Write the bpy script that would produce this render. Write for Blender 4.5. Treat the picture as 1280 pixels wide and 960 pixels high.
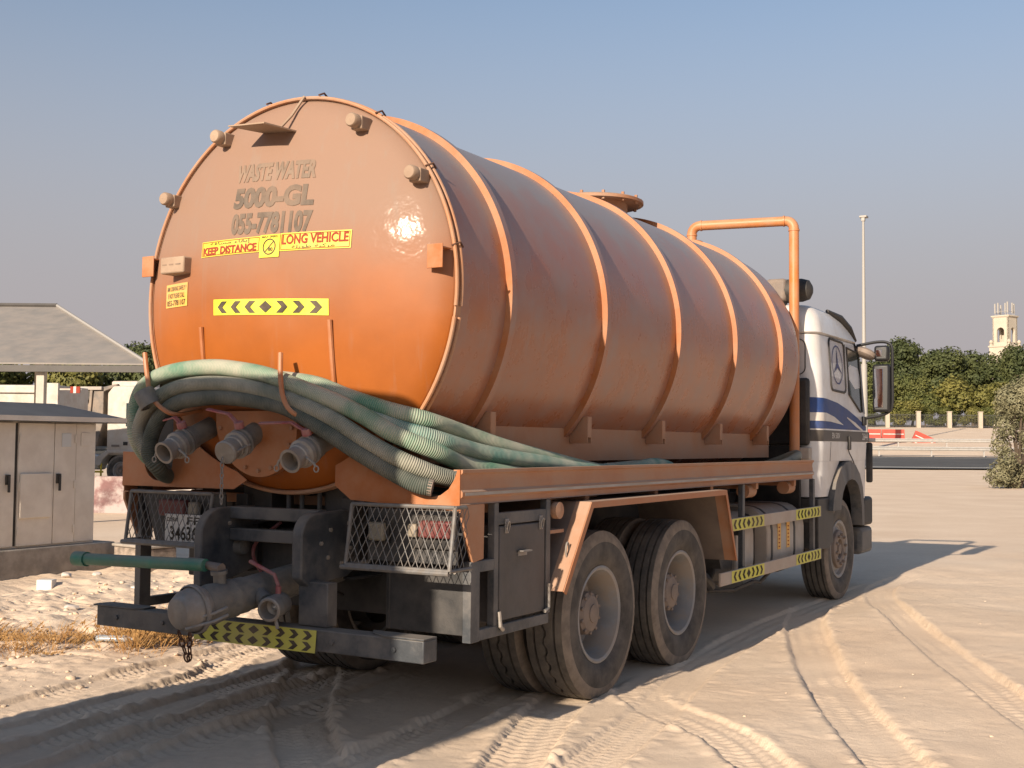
import bpy, bmesh, math, random
import numpy as np
from mathutils import Vector, Matrix
R = math.radians
for o in list(bpy.data.objects): bpy.data.objects.remove(o)
SC = bpy.context.scene
COL = SC.collection

# ------------------------------------------------------------------ camera, sky, sun, exposure
cam_d = bpy.data.cameras.new('camera'); cam = bpy.data.objects.new('camera', cam_d); COL.objects.link(cam)
cam_d.sensor_width = 36; cam_d.sensor_fit = 'HORIZONTAL'; cam_d.lens = 42.05
cam_d.clip_start = 0.1; cam_d.clip_end = 5000
CAMP = Vector((4.617, -7.019, 1.619)); YAW, PITCH, ROLL = R(30.257), R(2.821), R(0.504)
cam.matrix_world = (Matrix.Translation(CAMP) @ Matrix.Rotation(YAW, 4, 'Z') @ Matrix.Rotation(R(90) + PITCH, 4, 'X')
                    @ Matrix.Rotation(ROLL, 4, 'Z'))
SC.camera = cam
SUN_EL = R(21.8)
W = bpy.data.worlds.new('World'); SC.world = W; W.use_nodes = True
nt = W.node_tree; bg = nt.nodes['Background']
sky = nt.nodes.new('ShaderNodeTexSky'); sky.sky_type = 'NISHITA'; sky.sun_disc = False
sky.sun_elevation = SUN_EL; sky.sun_rotation = R(180); sky.altitude = 0
sky.air_density = 1.0; sky.dust_density = 1.0; sky.ozone_density = 1.0
# dusty air low in the sky, the same all round the horizon
wg = nt.nodes.new('ShaderNodeTexCoord'); wx = nt.nodes.new('ShaderNodeSeparateXYZ'); nt.links.new(wg.outputs['Generated'], wx.inputs[0])
wm = nt.nodes.new('ShaderNodeMapRange'); wm.interpolation_type = 'SMOOTHERSTEP'; nt.links.new(wx.outputs['Z'], wm.inputs['Value'])
for k_, v_ in zip(('From Min', 'From Max', 'To Min', 'To Max'), (0.02, 0.51, 1.0, 0.0)): wm.inputs[k_].default_value = v_
wc = nt.nodes.new('ShaderNodeMix'); wc.data_type = 'RGBA'; nt.links.new(wm.outputs[0], wc.inputs['Factor'])
wr = [i for i in wc.inputs if i.type == 'RGBA']; nt.links.new(sky.outputs[0], wr[0]); wr[1].default_value = (3.10, 2.82, 2.90, 1)
nt.links.new([o for o in wc.outputs if o.type == 'RGBA'][0], bg.inputs[0]); bg.inputs[1].default_value = 0.091
sun_d = bpy.data.lights.new('sun', 'SUN'); sun = bpy.data.objects.new('sun', sun_d); COL.objects.link(sun)
sun_d.energy = 4.8; sun_d.angle = R(0.6); sun_d.color = (1.0, 0.85, 0.68)
sun.rotation_euler = Vector((0.012, math.cos(SUN_EL), -math.sin(SUN_EL))).to_track_quat('-Z', 'Y').to_euler()
SC.view_settings.view_transform = 'Standard'; SC.view_settings.look = 'None'
SC.view_settings.exposure = 0.62; SC.view_settings.gamma = 1.0; SC.view_settings.use_curve_mapping = False
SC.render.engine = 'CYCLES'
SC.cycles.max_bounces = 6; SC.cycles.diffuse_bounces = 3; SC.cycles.glossy_bounces = 3
SC.cycles.transparent_max_bounces = 8; SC.cycles.use_denoising = True

# ------------------------------------------------------------------ materials
MATS = {}
def mat(name, col, rough=.6, metal=0., spec=.5, var=0., vscale=4., dust=0., dust_col=(.42, .31, .22), dscale=3., bump=0., bscale=60.,
        up_dust=0., zdust=None, coat=0., coat_r=.15, streak=False, dcon=.22, rd=.85):
    """Principled with colour variation, dust by noise / up-facing / height, and fine bump."""
    m = bpy.data.materials.new(name); m.use_nodes = True; MATS[name] = m
    n = m.node_tree; L = n.links.new; b = n.nodes['Principled BSDF']
    b.inputs['Roughness'].default_value = rough; b.inputs['Metallic'].default_value = metal
    b.inputs['Specular IOR Level'].default_value = spec
    b.inputs['Coat Weight'].default_value = coat; b.inputs['Coat Roughness'].default_value = coat_r
    tc = n.nodes.new('ShaderNodeTexCoord'); co = tc.outputs['Object']
    base = None
    def noise(scale, detail=5, rough_=.6, vec=None):
        t = n.nodes.new('ShaderNodeTexNoise'); t.inputs['Scale'].default_value = scale
        t.inputs['Detail'].default_value = detail; t.inputs['Roughness'].default_value = rough_
        L(vec or co, t.inputs['Vector']); return t.outputs['Fac']
    def mrange(v, a, b_, c, d, smooth=True):
        t = n.nodes.new('ShaderNodeMapRange'); t.interpolation_type = 'SMOOTHSTEP' if smooth else 'LINEAR'
        L(v, t.inputs['Value'])
        for k, x in zip(('From Min', 'From Max', 'To Min', 'To Max'), (a, b_, c, d)): t.inputs[k].default_value = x
        return t.outputs['Result']
    def math_(op, a, b_):
        t = n.nodes.new('ShaderNodeMath'); t.operation = op; t.use_clamp = True
        for i, x in enumerate((a, b_)):
            if isinstance(x, (int, float)): t.inputs[i].default_value = x
            else: L(x, t.inputs[i])
        return t.outputs[0]
    def mix(fac, a, b_):
        t = n.nodes.new('ShaderNodeMix'); t.data_type = 'RGBA'
        if isinstance(fac, (int, float)): t.inputs['Factor'].default_value = fac
        else: L(fac, t.inputs['Factor'])
        for s, x in (('A', a), ('B', b_)):
            sock = [i for i in t.inputs if i.name == s and i.type == 'RGBA'][0]
            if isinstance(x, tuple): sock.default_value = (*x, 1)
            else: L(x, sock)
        return [o for o in t.outputs if o.type == 'RGBA'][0]
    c = col
    if var > 0:
        dk = tuple(x * (1 - var) for x in col); lt = tuple(min(1, x * (1 + var)) for x in col)
        c = mix(mrange(noise(vscale), .3, .7, 0, 1), dk, lt)
    fac = None
    if dust > 0:
        fac = mrange(noise(dscale, 8, .65), .5 - dcon, .5 + dcon, max(0, dust - .3), min(1, dust + .3))
    if zdust:
        sx = n.nodes.new('ShaderNodeSeparateXYZ'); L(co, sx.inputs[0])
        wob = n.nodes.new('ShaderNodeMath'); wob.operation = 'ADD'
        L(sx.outputs['Z'], wob.inputs[0]); L(mrange(noise(1.3, 4), 0, 1, -.25, .25, False), wob.inputs[1])
        zf = mrange(wob.outputs[0], *zdust)
        fac = zf if fac is None else math_('ADD', fac, zf)
    if up_dust > 0:
        g = n.nodes.new('ShaderNodeNewGeometry'); s2 = n.nodes.new('ShaderNodeSeparateXYZ'); L(g.outputs['Normal'], s2.inputs[0])
        uf = mrange(s2.outputs['Z'], .2, .95, 0, up_dust)
        fac = uf if fac is None else math_('ADD', fac, uf)
    if streak:
        mp = n.nodes.new('ShaderNodeMapping'); mp.inputs['Scale'].default_value = (14, 14, .5); L(co, mp.inputs['Vector'])
        st = mrange(noise(1.0, 4, .6, mp.outputs[0]), .55, .75, 0, .16)
        fac = st if fac is None else math_('ADD', fac, st)
    if fac is not None:
        c = mix(fac, c, dust_col)
        L(mrange(fac, 0, 1, rough, max(rough, rd)), b.inputs['Roughness'])
    if isinstance(c, tuple): b.inputs['Base Color'].default_value = (*c, 1)
    else: L(c, b.inputs['Base Color'])
    if coat and bump > 0:
        cb_ = n.nodes.new('ShaderNodeBump'); cb_.inputs['Strength'].default_value = .35; cb_.inputs['Distance'].default_value = .012
        L(noise(8, 3), cb_.inputs['Height']); L(cb_.outputs[0], b.inputs['Coat Normal'])
    if bump > 0:
        bp = n.nodes.new('ShaderNodeBump'); bp.inputs['Strength'].default_value = bump; bp.inputs['Distance'].default_value = .01
        L(noise(bscale, 4), bp.inputs['Height']); L(bp.outputs[0], b.inputs['Normal'])
    return m

DUST = (.40, .285, .195)
ORANGE = (.315, .086, .009)
mat('tank_head', ORANGE, .55, spec=.3, var=.10, vscale=2.2, streak=True, zdust=(2.12, 3.0, 0, .9), dust_col=(.262, .174, .127), bump=.10, bscale=11, rd=.7, coat=.06, coat_r=.14)
mat('tank_shell', (.37, .105, .024), .24, var=.08, vscale=1.2, dust=.36, dust_col=(.270, .233, .220), up_dust=.85, streak=True, bump=.04, bscale=5, dcon=.3, rd=.42)  # real dust, its tint greyed to stand in for reflected sky
mat('ring_dusty', (.42, .14, .03), .6, var=.15, dust=.62, dust_col=(.40, .27, .19))
mat('guard_shaded', (.13, .10, .085), .75, var=.25, vscale=5, dust=.35, dust_col=(.24, .19, .15))  # grey carries the tool box's shade on the mudguard sheet
mat('rubber_dusty', (.11, .092, .078), .9, var=.3, vscale=14, dust=.5, dust_col=(.30, .245, .19), dscale=9, bump=.3, bscale=110)
mat('rib_paint', (.37, .108, .018), .45, var=.1, dust=.12, dust_col=DUST)
mat('orange', (.42, .12, .022), .42, var=.12, vscale=3, dust=.33, dust_col=(.38, .25, .165), up_dust=.45, bump=.1, bscale=40)
mat('orange_dull', (.42, .15, .045), .5, var=.14, vscale=3, dust=.5, dust_col=(.36, .25, .18), up_dust=.5, bump=.1, bscale=40)
mat('pipe_orange', (.50, .155, .03), .4, var=.08, dust=.15, up_dust=.25)
mat('dusty_lamp', (.235, .15, .10), .75, var=.15, dust=.5)
mat('chassis', (.026, .028, .031), .55, var=.3, vscale=6, dust=.2, dust_col=(.13, .11, .09), up_dust=.5, bump=.15, bscale=70)
mat('chassis_grey', (.058, .066, .076), .5, var=.3, vscale=6, dust=.18, dust_col=(.22, .185, .15), up_dust=.6, dcon=.14, bump=.15, bscale=70)
mat('toolbox', (.040, .042, .046), .48, var=.3, vscale=5, dust=.2, dust_col=(.17, .14, .12), up_dust=.5, bump=.08, bscale=30)
mat('black_clean', (.012, .012, .013), .45)
mat('black', (.012, .012, .013), .6, var=.2, dust=.12, dust_col=(.13, .11, .09))
mat('rubber', (.034, .034, .034), .8, var=.2, vscale=8, dust=.42, dust_col=(.23, .20, .165), dscale=5, bump=.25, bscale=90)
mat('rubber_side', (.034, .031, .029), .75, var=.2, vscale=5, dust=.28, dust_col=(.18, .155, .13), dscale=6, bump=.15, bscale=60)
mat('rim', (.25, .265, .28), .5, .0, var=.2, dust=.45, dust_col=(.33, .27, .215), dscale=5, dcon=.12, up_dust=.3)
mat('hub', (.17, .135, .115), .6, .0, var=.25, dust=.42, dust_col=(.29, .225, .175), dscale=9)
mat('steel', (.30, .29, .27), .5, .35, var=.2, vscale=14, dust=.4, dust_col=(.34, .27, .21), dscale=10)
mat('mesh_wire', (.15, .15, .15), .55, .2, var=.2, vscale=20, dust=.3, dust_col=(.22, .18, .14), dscale=16)
mat('galv', (.27, .27, .27), .5, .3, var=.2, vscale=20, dust=.35, dust_col=(.32, .26, .2), dscale=16)
mat('cast_grey', (.165, .165, .158), .6, .2, var=.18, vscale=14, dust=.42, dust_col=(.27, .23, .185), dscale=7, dcon=.13, bump=.35, bscale=90)
mat('red_lever', (.33, .055, .06), .55, var=.2, dust=.35, dust_col=(.36, .25, .22), dscale=14)
mat('rust', (.10, .045, .025), .85, var=.4, vscale=40)
mat('green_pipe', (.02, .20, .13), .45, var=.15, vscale=5, dust=.2, up_dust=.45, dust_col=(.34, .3, .24))
mat('yellow', (.78, .80, .02), .45, var=.05, dust=.08)
mat('yellow_dusty', (.62, .60, .05), .5, var=.08, dust=.22)
mat('yellow_sign', (.80, .62, .03), .5, var=.05, dust=.1)
mat('amber_sign', (.78, .42, .07), .55, var=.06, dust=.15)
mat('print_black', (.03, .03, .024), .85, spec=.12, dust=.06)
mat('print_red', (.30, .055, .035), .8, spec=.15)
mat('print_fade', (.135, .112, .092), .9, spec=.1, var=.2, vscale=9, dust=.3, dust_col=(.26, .18, .13), dscale=5)
mat('print_fade2', (.165, .135, .108), .9, spec=.1, var=.2, vscale=9, dust=.42, dust_col=(.31, .21, .15), dscale=5)
mat('bar_beige', (.42, .36, .30), .6, var=.1, dust=.4, dust_col=(.42, .32, .25))
mat('fuel_grey', (.40, .38, .35), .5, var=.12, dust=.45, dust_col=(.36, .28, .21), up_dust=.3)
mat('cab_white', (.66, .66, .66), .3, var=.05, dust=.2, dust_col=(.52, .45, .38), up_dust=.25, coat=.3)
mat('stripe_blue', (.010, .050, .20), .5, spec=.25, var=.1, dust=.05, dust_col=(.2, .19, .2))
mat('band_black', (.035, .030, .026), .45, dust=.15, dust_col=(.2, .17, .14))
mat('white_print', (.68, .66, .62), .5, dust=.1)
mat('decal_blue', (.05, .055, .16), .5)
mat('glass_dark', (.02, .022, .024), .06, spec=.8)
mat('glass_tint', (.03, .05, .05), .08, spec=.7)
mat('panel_grey', (.50, .50, .52), .35, dust=.15)
mat('red_lens', (.11, .009, .012), .5, dust=.35, dust_col=(.2, .1, .08))
mat('white_lens', (.20, .19, .15), .35, dust=.3)
mat('plate_white', (.72, .70, .66), .5, var=.06, dust=.2)
mat('kiosk_beige', (.74, .67, .57), .55, var=.06, dust=.2, dust_col=(.56, .47, .38), dscale=2.5)
mat('kiosk_roof', (.085, .085, .088), .7, spec=.25, var=.1)
mat('concrete', (.30, .265, .225), .9, var=.2, vscale=6, bump=.4, bscale=40)
mat('concrete_stain', (.26, .21, .17), .9, var=.4, vscale=9, bump=.4, bscale=40)
mat('barrier_white', (.60, .56, .52), .8, var=.1, vscale=3, dust=.25)
mat('barrier_red', (.17, .075, .075), .85, var=.3, vscale=3, dust=.38, dust_col=(.55, .49, .46), dscale=2.2, dcon=.10)
mat('canopy_sheet', (.215, .200, .182), .7, var=.05, vscale=2, dust=.2, dust_col=(.36, .30, .25))
mat('canopy_trim', (.31, .29, .265), .6)
mat('canopy_steel', (.075, .068, .062), .6, var=.1)
mat('post_beige', (.46, .42, .36), .7, var=.08)
mat('truck_white', (.52, .49, .44), .45, var=.05, dust=.25)
mat('truck_grey', (.12, .11, .10), .6, var=.15, dust=.3)
mat('alu', (.55, .55, .54), .35, .5)
mat('blue_sheet', (.07, .13, .17), .6, var=.1)
mat('asphalt', (.065, .063, .06), .9, var=.15, vscale=.6)
mat('road_white', (.6, .58, .53), .8)
mat('rail_galv', (.41, .39, .36), .5, .1, var=.08)
mat('fence_iron', (.05, .05, .05), .6)
mat('stone_cream', (.44, .38, .30), .85, var=.06)
mat('tower_cream', (.47, .415, .33), .85, var=.05, vscale=.6)
mat('red_plastic', (.48, .075, .05), .55, var=.15, vscale=1)
mat('bark', (.09, .065, .045), .9, var=.3, vscale=6)
mat('lamp_grey', (.34, .32, .29), .55)
mat('bottle', (.34, .36, .37), .25, spec=.6)
mat('paper', (.62, .60, .56), .8)

def leaf_mat(name, c1, c2, scale):
    m = bpy.data.materials.new(name); m.use_nodes = True; MATS[name] = m
    n = m.node_tree; L = n.links.new; b = n.nodes['Principled BSDF']; b.inputs['Roughness'].default_value = .65
    b.inputs['Specular IOR Level'].default_value = .25
    tc = n.nodes.new('ShaderNodeTexCoord'); t = n.nodes.new('ShaderNodeTexNoise'); t.inputs['Scale'].default_value = scale
    t.inputs['Detail'].default_value = 6; L(tc.outputs['Object'], t.inputs['Vector'])
    r = n.nodes.new('ShaderNodeValToRGB'); r.color_ramp.elements[0].position = .32; r.color_ramp.elements[1].position = .7
    r.color_ramp.elements[0].color = (*c1, 1); r.color_ramp.elements[1].color = (*c2, 1)
    L(t.outputs['Fac'], r.inputs[0]); L(r.outputs[0], b.inputs['Base Color'])
    b.inputs['Subsurface Weight'].default_value = 0
    return m
leaf_mat('leaf_dark', (.040, .054, .020), (.098, .108, .036), .5)
leaf_mat('leaf_mid', (.058, .072, .022), (.140, .140, .040), .5)
leaf_mat('leaf_olive', (.080, .086, .022), (.185, .165, .042), .5)
leaf_mat('leaf_dusty', (.115, .112, .060), (.25, .23, .135), 2.)
leaf_mat('weed', (.24, .115, .035), (.46, .28, .11), 5.)

# hose: corrugated pvc, green with dusty grey, colour differs along its length (UV v = metres)
def hose_mat(name, g, d, amount, seed):
    m = bpy.data.materials.new(name); m.use_nodes = True; MATS[name] = m
    n = m.node_tree; L = n.links.new; b = n.nodes['Principled BSDF']; b.inputs['Roughness'].default_value = .75; b.inputs['Specular IOR Level'].default_value = .3
    uv = n.nodes.new('ShaderNodeUVMap'); sx = n.nodes.new('ShaderNodeSeparateXYZ'); L(uv.outputs[0], sx.inputs[0])
    tc = n.nodes.new('ShaderNodeTexCoord')
    t = n.nodes.new('ShaderNodeTexNoise'); t.inputs['Scale'].default_value = 5.5; t.inputs['Detail'].default_value = 6; t.noise_dimensions = '4D'
    t.inputs['W'].default_value = seed; L(tc.outputs['Object'], t.inputs['Vector'])
    mr = n.nodes.new('ShaderNodeMapRange'); L(t.outputs['Fac'], mr.inputs[0])
    mr.inputs[1].default_value = .35; mr.inputs[2].default_value = .65; mr.inputs[3].default_value = max(0, amount - .38); mr.inputs[4].default_value = min(1, amount + .38)
    wv = n.nodes.new('ShaderNodeMath'); wv.operation = 'MULTIPLY'; L(sx.outputs['Y'], wv.inputs[0]); wv.inputs[1].default_value = 2 * math.pi / .0115
    sn = n.nodes.new('ShaderNodeMath'); sn.operation = 'SINE'; L(wv.outputs[0], sn.inputs[0])
    gm = n.nodes.new('ShaderNodeMapRange'); L(sn.outputs[0], gm.inputs[0]); gm.inputs[1].default_value = -1; gm.inputs[2].default_value = 1
    gm.inputs[3].default_value = -.22; gm.inputs[4].default_value = .12
    ad = n.nodes.new('ShaderNodeMath'); ad.operation = 'ADD'; ad.use_clamp = True; L(mr.outputs[0], ad.inputs[0]); L(gm.outputs[0], ad.inputs[1])
    mx = n.nodes.new('ShaderNodeMix'); mx.data_type = 'RGBA'; L(ad.outputs[0], mx.inputs[0])
    ia = [i for i in mx.inputs if i.type == 'RGBA']; ia[0].default_value = (*g, 1); ia[1].default_value = (*d, 1)
    L([o for o in mx.outputs if o.type == 'RGBA'][0], b.inputs['Base Color'])
    bp = n.nodes.new('ShaderNodeBump'); bp.inputs['Strength'].default_value = .7; bp.inputs['Distance'].default_value = .003
    L(sn.outputs[0], bp.inputs['Height']); L(bp.outputs[0], b.inputs['Normal'])
hose_mat('hose_green', (.05, .215, .135), (.44, .425, .335), .66, 1)
hose_mat('hose_teal', (.045, .19, .165), (.40, .41, .33), .62, 2)
hose_mat('hose_grey', (.12, .145, .115), (.38, .355, .285), .62, 3)
hose_mat('hose_dark', (.055, .072, .06), (.20, .19, .155), .5, 4)

def sand_mat():
    m = bpy.data.materials.new('sand'); m.use_nodes = True; MATS['sand'] = m
    n = m.node_tree; L = n.links.new; b = n.nodes['Principled BSDF']; b.inputs['Roughness'].default_value = .95
    b.inputs['Specular IOR Level'].default_value = .15
    tc = n.nodes.new('ShaderNodeTexCoord'); co = tc.outputs['Object']
    def noise(s, d=6, r=.6):
        t = n.nodes.new('ShaderNodeTexNoise'); t.inputs['Scale'].default_value = s; t.inputs['Detail'].default_value = d
        t.inputs['Roughness'].default_value = r; L(co, t.inputs['Vector']); return t.outputs['Fac']
    r1 = n.nodes.new('ShaderNodeValToRGB'); e = r1.color_ramp.elements
    e[0].position = .32; e[1].position = .72; e[0].color = (.655, .505, .37, 1); e[1].color = (.75, .605, .46, 1)
    L(noise(.55), r1.inputs[0])
    r2 = n.nodes.new('ShaderNodeValToRGB'); e = r2.color_ramp.elements
    e[0].position = .28; e[1].position = .6; e[0].color = (.74, .72, .70, 1); e[1].color = (1, 1, 1, 1); L(noise(14, 8, .7), r2.inputs[0])
    mx = n.nodes.new('ShaderNodeMix'); mx.data_type = 'RGBA'; mx.blend_type = 'MULTIPLY'; mx.inputs[0].default_value = .30
    ia = [i for i in mx.inputs if i.type == 'RGBA']; L(r1.outputs[0], ia[0]); L(r2.outputs[0], ia[1])
    r3 = n.nodes.new('ShaderNodeValToRGB'); e = r3.color_ramp.elements
    e[0].position = .66; e[1].position = .74; e[0].color = (1, 1, 1, 1); e[1].color = (.62, .56, .5, 1); L(noise(55, 3, .5), r3.inputs[0])
    m2 = n.nodes.new('ShaderNodeMix'); m2.data_type = 'RGBA'; m2.blend_type = 'MULTIPLY'; m2.inputs[0].default_value = .35
    ib = [i for i in m2.inputs if i.type == 'RGBA']; L([o for o in mx.outputs if o.type == 'RGBA'][0], ib[0]); L(r3.outputs[0], ib[1])
    L([o for o in m2.outputs if o.type == 'RGBA'][0], b.inputs['Base Color'])
    b1 = n.nodes.new('ShaderNodeBump'); b1.inputs['Strength'].default_value = .38; b1.inputs['Distance'].default_value = .014; L(noise(38, 8, .7), b1.inputs['Height'])
    b2 = n.nodes.new('ShaderNodeBump'); b2.inputs['Strength'].default_value = .5; b2.inputs['Distance'].default_value = .004; L(noise(240, 3), b2.inputs['Height'])
    L(b1.outputs[0], b2.inputs['Normal']); L(b2.outputs[0], b.inputs['Normal'])
sand_mat()

# ------------------------------------------------------------------ mesh helpers
class MB:
    """collects shapes; build() links them as one mesh object"""
    def __init__(s): s.v = []; s.f = []; s.uv = None
    def add(s, vs, fs):
        o = len(s.v); s.v += [tuple(map(float, v)) for v in vs]; s.f += [tuple(i + o for i in f) for f in fs]; return s
    def box(s, x0, x1, y0, y1, z0, z1):
        return s.add([(x0, y0, z0), (x1, y0, z0), (x1, y1, z0), (x0, y1, z0), (x0, y0, z1), (x1, y0, z1), (x1, y1, z1), (x0, y1, z1)],
                     [(0, 3, 2, 1), (4, 5, 6, 7), (0, 1, 5, 4), (1, 2, 6, 5), (2, 3, 7, 6), (3, 0, 4, 7)])
    def obox(s, c, size, M):
        h = [x / 2 for x in size]; vs = []
        for dz in (-1, 1):
            for dx, dy in ((-1, -1), (1, -1), (1, 1), (-1, 1)): vs.append(Vector(c) + M @ Vector((dx * h[0], dy * h[1], dz * h[2])))
        return s.add(vs, [(0, 3, 2, 1), (4, 5, 6, 7), (0, 1, 5, 4), (1, 2, 6, 5), (2, 3, 7, 6), (3, 0, 4, 7)])
    def prism(s, poly, fn, a, b):
        """poly list of 2d points, fn(p, q, t) -> 3d, extruded t from a to b"""
        n = len(poly); vs = [fn(p, q, a) for p, q in poly] + [fn(p, q, b) for p, q in poly]
        return s.add(vs, [tuple(range(n))[::-1], tuple(range(n, 2 * n))] + [(i, (i + 1) % n, n + (i + 1) % n, n + i) for i in range(n)])
    def tube(s, pts, r, seg=10, cap=True):
        pts = [Vector(p) for p in pts]; n = len(pts); rs = r if isinstance(r, (list, tuple)) else [r] * n
        tang = []
        for i in range(n):
            t = (pts[min(i + 1, n - 1)] - pts[max(i - 1, 0)]); tang.append(t.normalized() if t.length > 1e-9 else Vector((0, 0, 1)))
        up = Vector((0, 0, 1)) if abs(tang[0].z) < .9 else Vector((1, 0, 0))
        u = tang[0].cross(up).normalized(); o = len(s.v); vs = []
        for i in range(n):
            u = (u - tang[i] * u.dot(tang[i])).normalized(); w = tang[i].cross(u)
            for k in range(seg):
                a = 2 * math.pi * k / seg; vs.append(pts[i] + (u * math.cos(a) + w * math.sin(a)) * rs[i])
        fs = [(i * seg + k, i * seg + (k + 1) % seg, (i + 1) * seg + (k + 1) % seg, (i + 1) * seg + k) for i in range(n - 1) for k in range(seg)]
        if cap: fs += [tuple(range(seg))[::-1], tuple((n - 1) * seg + k for k in range(seg))]
        return s.add(vs, fs)
    def lathe(s, prof, c, ax, seg=32, close=False):
        """prof: list of (t along axis, radius)"""
        ax = Vector(ax).normalized(); up = Vector((0, 0, 1)) if abs(ax.z) < .9 else Vector((1, 0, 0))
        u = ax.cross(up).normalized(); w = ax.cross(u); c = Vector(c); n = len(prof); vs = []
        for t, r in prof:
            for k in range(seg):
                a = 2 * math.pi * k / seg; vs.append(c + ax * t + (u * math.cos(a) + w * math.sin(a)) * r)
        m = n if close else n - 1
        fs = [(i * seg + k, i * seg + (k + 1) % seg, ((i + 1) % n) * seg + (k + 1) % seg, ((i + 1) % n) * seg + k) for i in range(m) for k in range(seg)]
        return s.add(vs, fs)
    def grid(s, fn, us, vs_):
        nu, nv = len(us), len(vs_)
        return s.add([fn(u, v) for v in vs_ for u in us], [(j * nu + i, j * nu + i + 1, (j + 1) * nu + i + 1, (j + 1) * nu + i) for j in range(nv - 1) for i in range(nu - 1)])
    def build(s, name, m, parent=None, bevel=0, smooth=35, fix=True, seg=2):
        me = bpy.data.meshes.new(name); me.from_pydata(s.v, [], s.f)
        if fix:
            bm = bmesh.new(); bm.from_mesh(me); bmesh.ops.remove_doubles(bm, verts=bm.verts, dist=1e-5)
            bmesh.ops.recalc_face_normals(bm, faces=bm.faces); bm.to_mesh(me); bm.free()
        return link(name, me, m, parent, bevel, smooth, seg)
def link(name, me, m, parent=None, bevel=0, smooth=35, seg=2):
    me.materials.append(MATS[m])
    if smooth: me.shade_smooth(); me.set_sharp_from_angle(angle=R(smooth))
    o = bpy.data.objects.new(name, me); COL.objects.link(o)
    if parent: o.parent = parent
    if bevel:
        b = o.modifiers.new('bevel', 'BEVEL'); b.width = bevel; b.segments = seg; b.limit_method = 'ANGLE'; b.angle_limit = R(40); b.harden_normals = False
    return o
def tag(o, label, cat=None, group=None, kind=None):
    if label: o['label'] = label
    if cat: o['category'] = cat
    if group: o['group'] = group
    if kind: o['kind'] = kind
    return o
def empty(name, loc=(0, 0, 0), rz=0):
    o = bpy.data.objects.new(name, None); COL.objects.link(o); o.location = loc; o.rotation_euler = (0, 0, rz); return o
def copy_tree(o, parent=None, name=None):
    c = o.copy(); COL.objects.link(c); c.parent = parent
    for ch in list(o.children): copy_tree(ch, c)
    return c
def bx(name, m, parent, x0, x1, y0, y1, z0, z1, bevel=.004): return MB().box(x0, x1, y0, y1, z0, z1).build(name, m, parent, bevel)
def spline(pts, n=8):
    """Catmull-Rom through pts"""
    P = [Vector(p) for p in pts]; P = [P[0] * 2 - P[1]] + P + [P[-1] * 2 - P[-2]]; out = []
    for i in range(1, len(P) - 2):
        a, b, c, d = P[i - 1:i + 3]
        for k in range(n):
            t = k / n; out.append(.5 * ((2 * b) + (c - a) * t + (2 * a - 5 * b + 4 * c - d) * t * t + (3 * b - a - 3 * c + d) * t ** 3))
    out.append(P[-2]); return out

TXT = {}
def text2d(s, bold=.0):
    """triangulated outline of a string: verts 2d scaled to width 1, and height h"""
    key = (s, bold)
    if key in TXT: return TXT[key]
    cu = bpy.data.curves.new('txt', 'FONT'); cu.body = s; cu.size = 1; cu.offset = bold; cu.resolution_u = 3
    o = bpy.data.objects.new('txt', cu); COL.objects.link(o)
    dg = bpy.context.evaluated_depsgraph_get(); dg.update()
    me = o.evaluated_get(dg).to_mesh()
    vs = np.array([v.co[:2] for v in me.vertices]).reshape(-1, 2); fs = [tuple(p.vertices) for p in me.polygons]
    o.evaluated_get(dg).to_mesh_clear(); bpy.data.objects.remove(o); bpy.data.curves.remove(cu)
    if len(vs): lo = vs.min(0); hi = vs.max(0); vs = (vs - lo) / (hi - lo)
    TXT[key] = (vs, fs); return TXT[key]
def text_mb(s, fn, p0, q0, w, h, bold=.02, mb=None):
    """fn(p, q) -> 3d; text fills the box p0..p0+w, q0..q0+h"""
    vs, fs = text2d(s, bold); mb = mb or MB()
    return mb.add([fn(p0 + a * w, q0 + b * h) for a, b in vs], fs)
def flat_poly(mb, poly, fn): return mb.add([fn(p, q) for p, q in poly], [tuple(range(len(poly)))])
def chevrons(mb, fn, p0, q0, w, h, n=3, gap=.16):
    """n chevrons pointing left, a diamond, n pointing right"""
    cell = w / (2 * n + 1.2); a = cell * .38; m_ = q0 + h / 2; y0, y1 = q0 + h * gap, q0 + h * (1 - gap)
    for i in range(n):
        for sgn in (-1, 1):
            c = p0 + w / 2 + sgn * (cell * (i + 1.02))
            flat_poly(mb, [(c + sgn * (-a * .9), y0), (c + sgn * a * .15, y0), (c + sgn * a, m_), (c + sgn * a * .15, y1), (c + sgn * (-a * .9), y1), (c, m_)][::sgn], fn)
    c = p0 + w / 2; flat_poly(mb, [(c - a * 1.1, m_), (c, y0), (c + a * 1.1, m_), (c, y1)], fn)
    return mb

def mesh_only(mb, name, m):
    me_ = bpy.data.meshes.new(name); me_.from_pydata(mb.v, [], mb.f); me_.materials.append(MATS[m]); return me_

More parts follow.
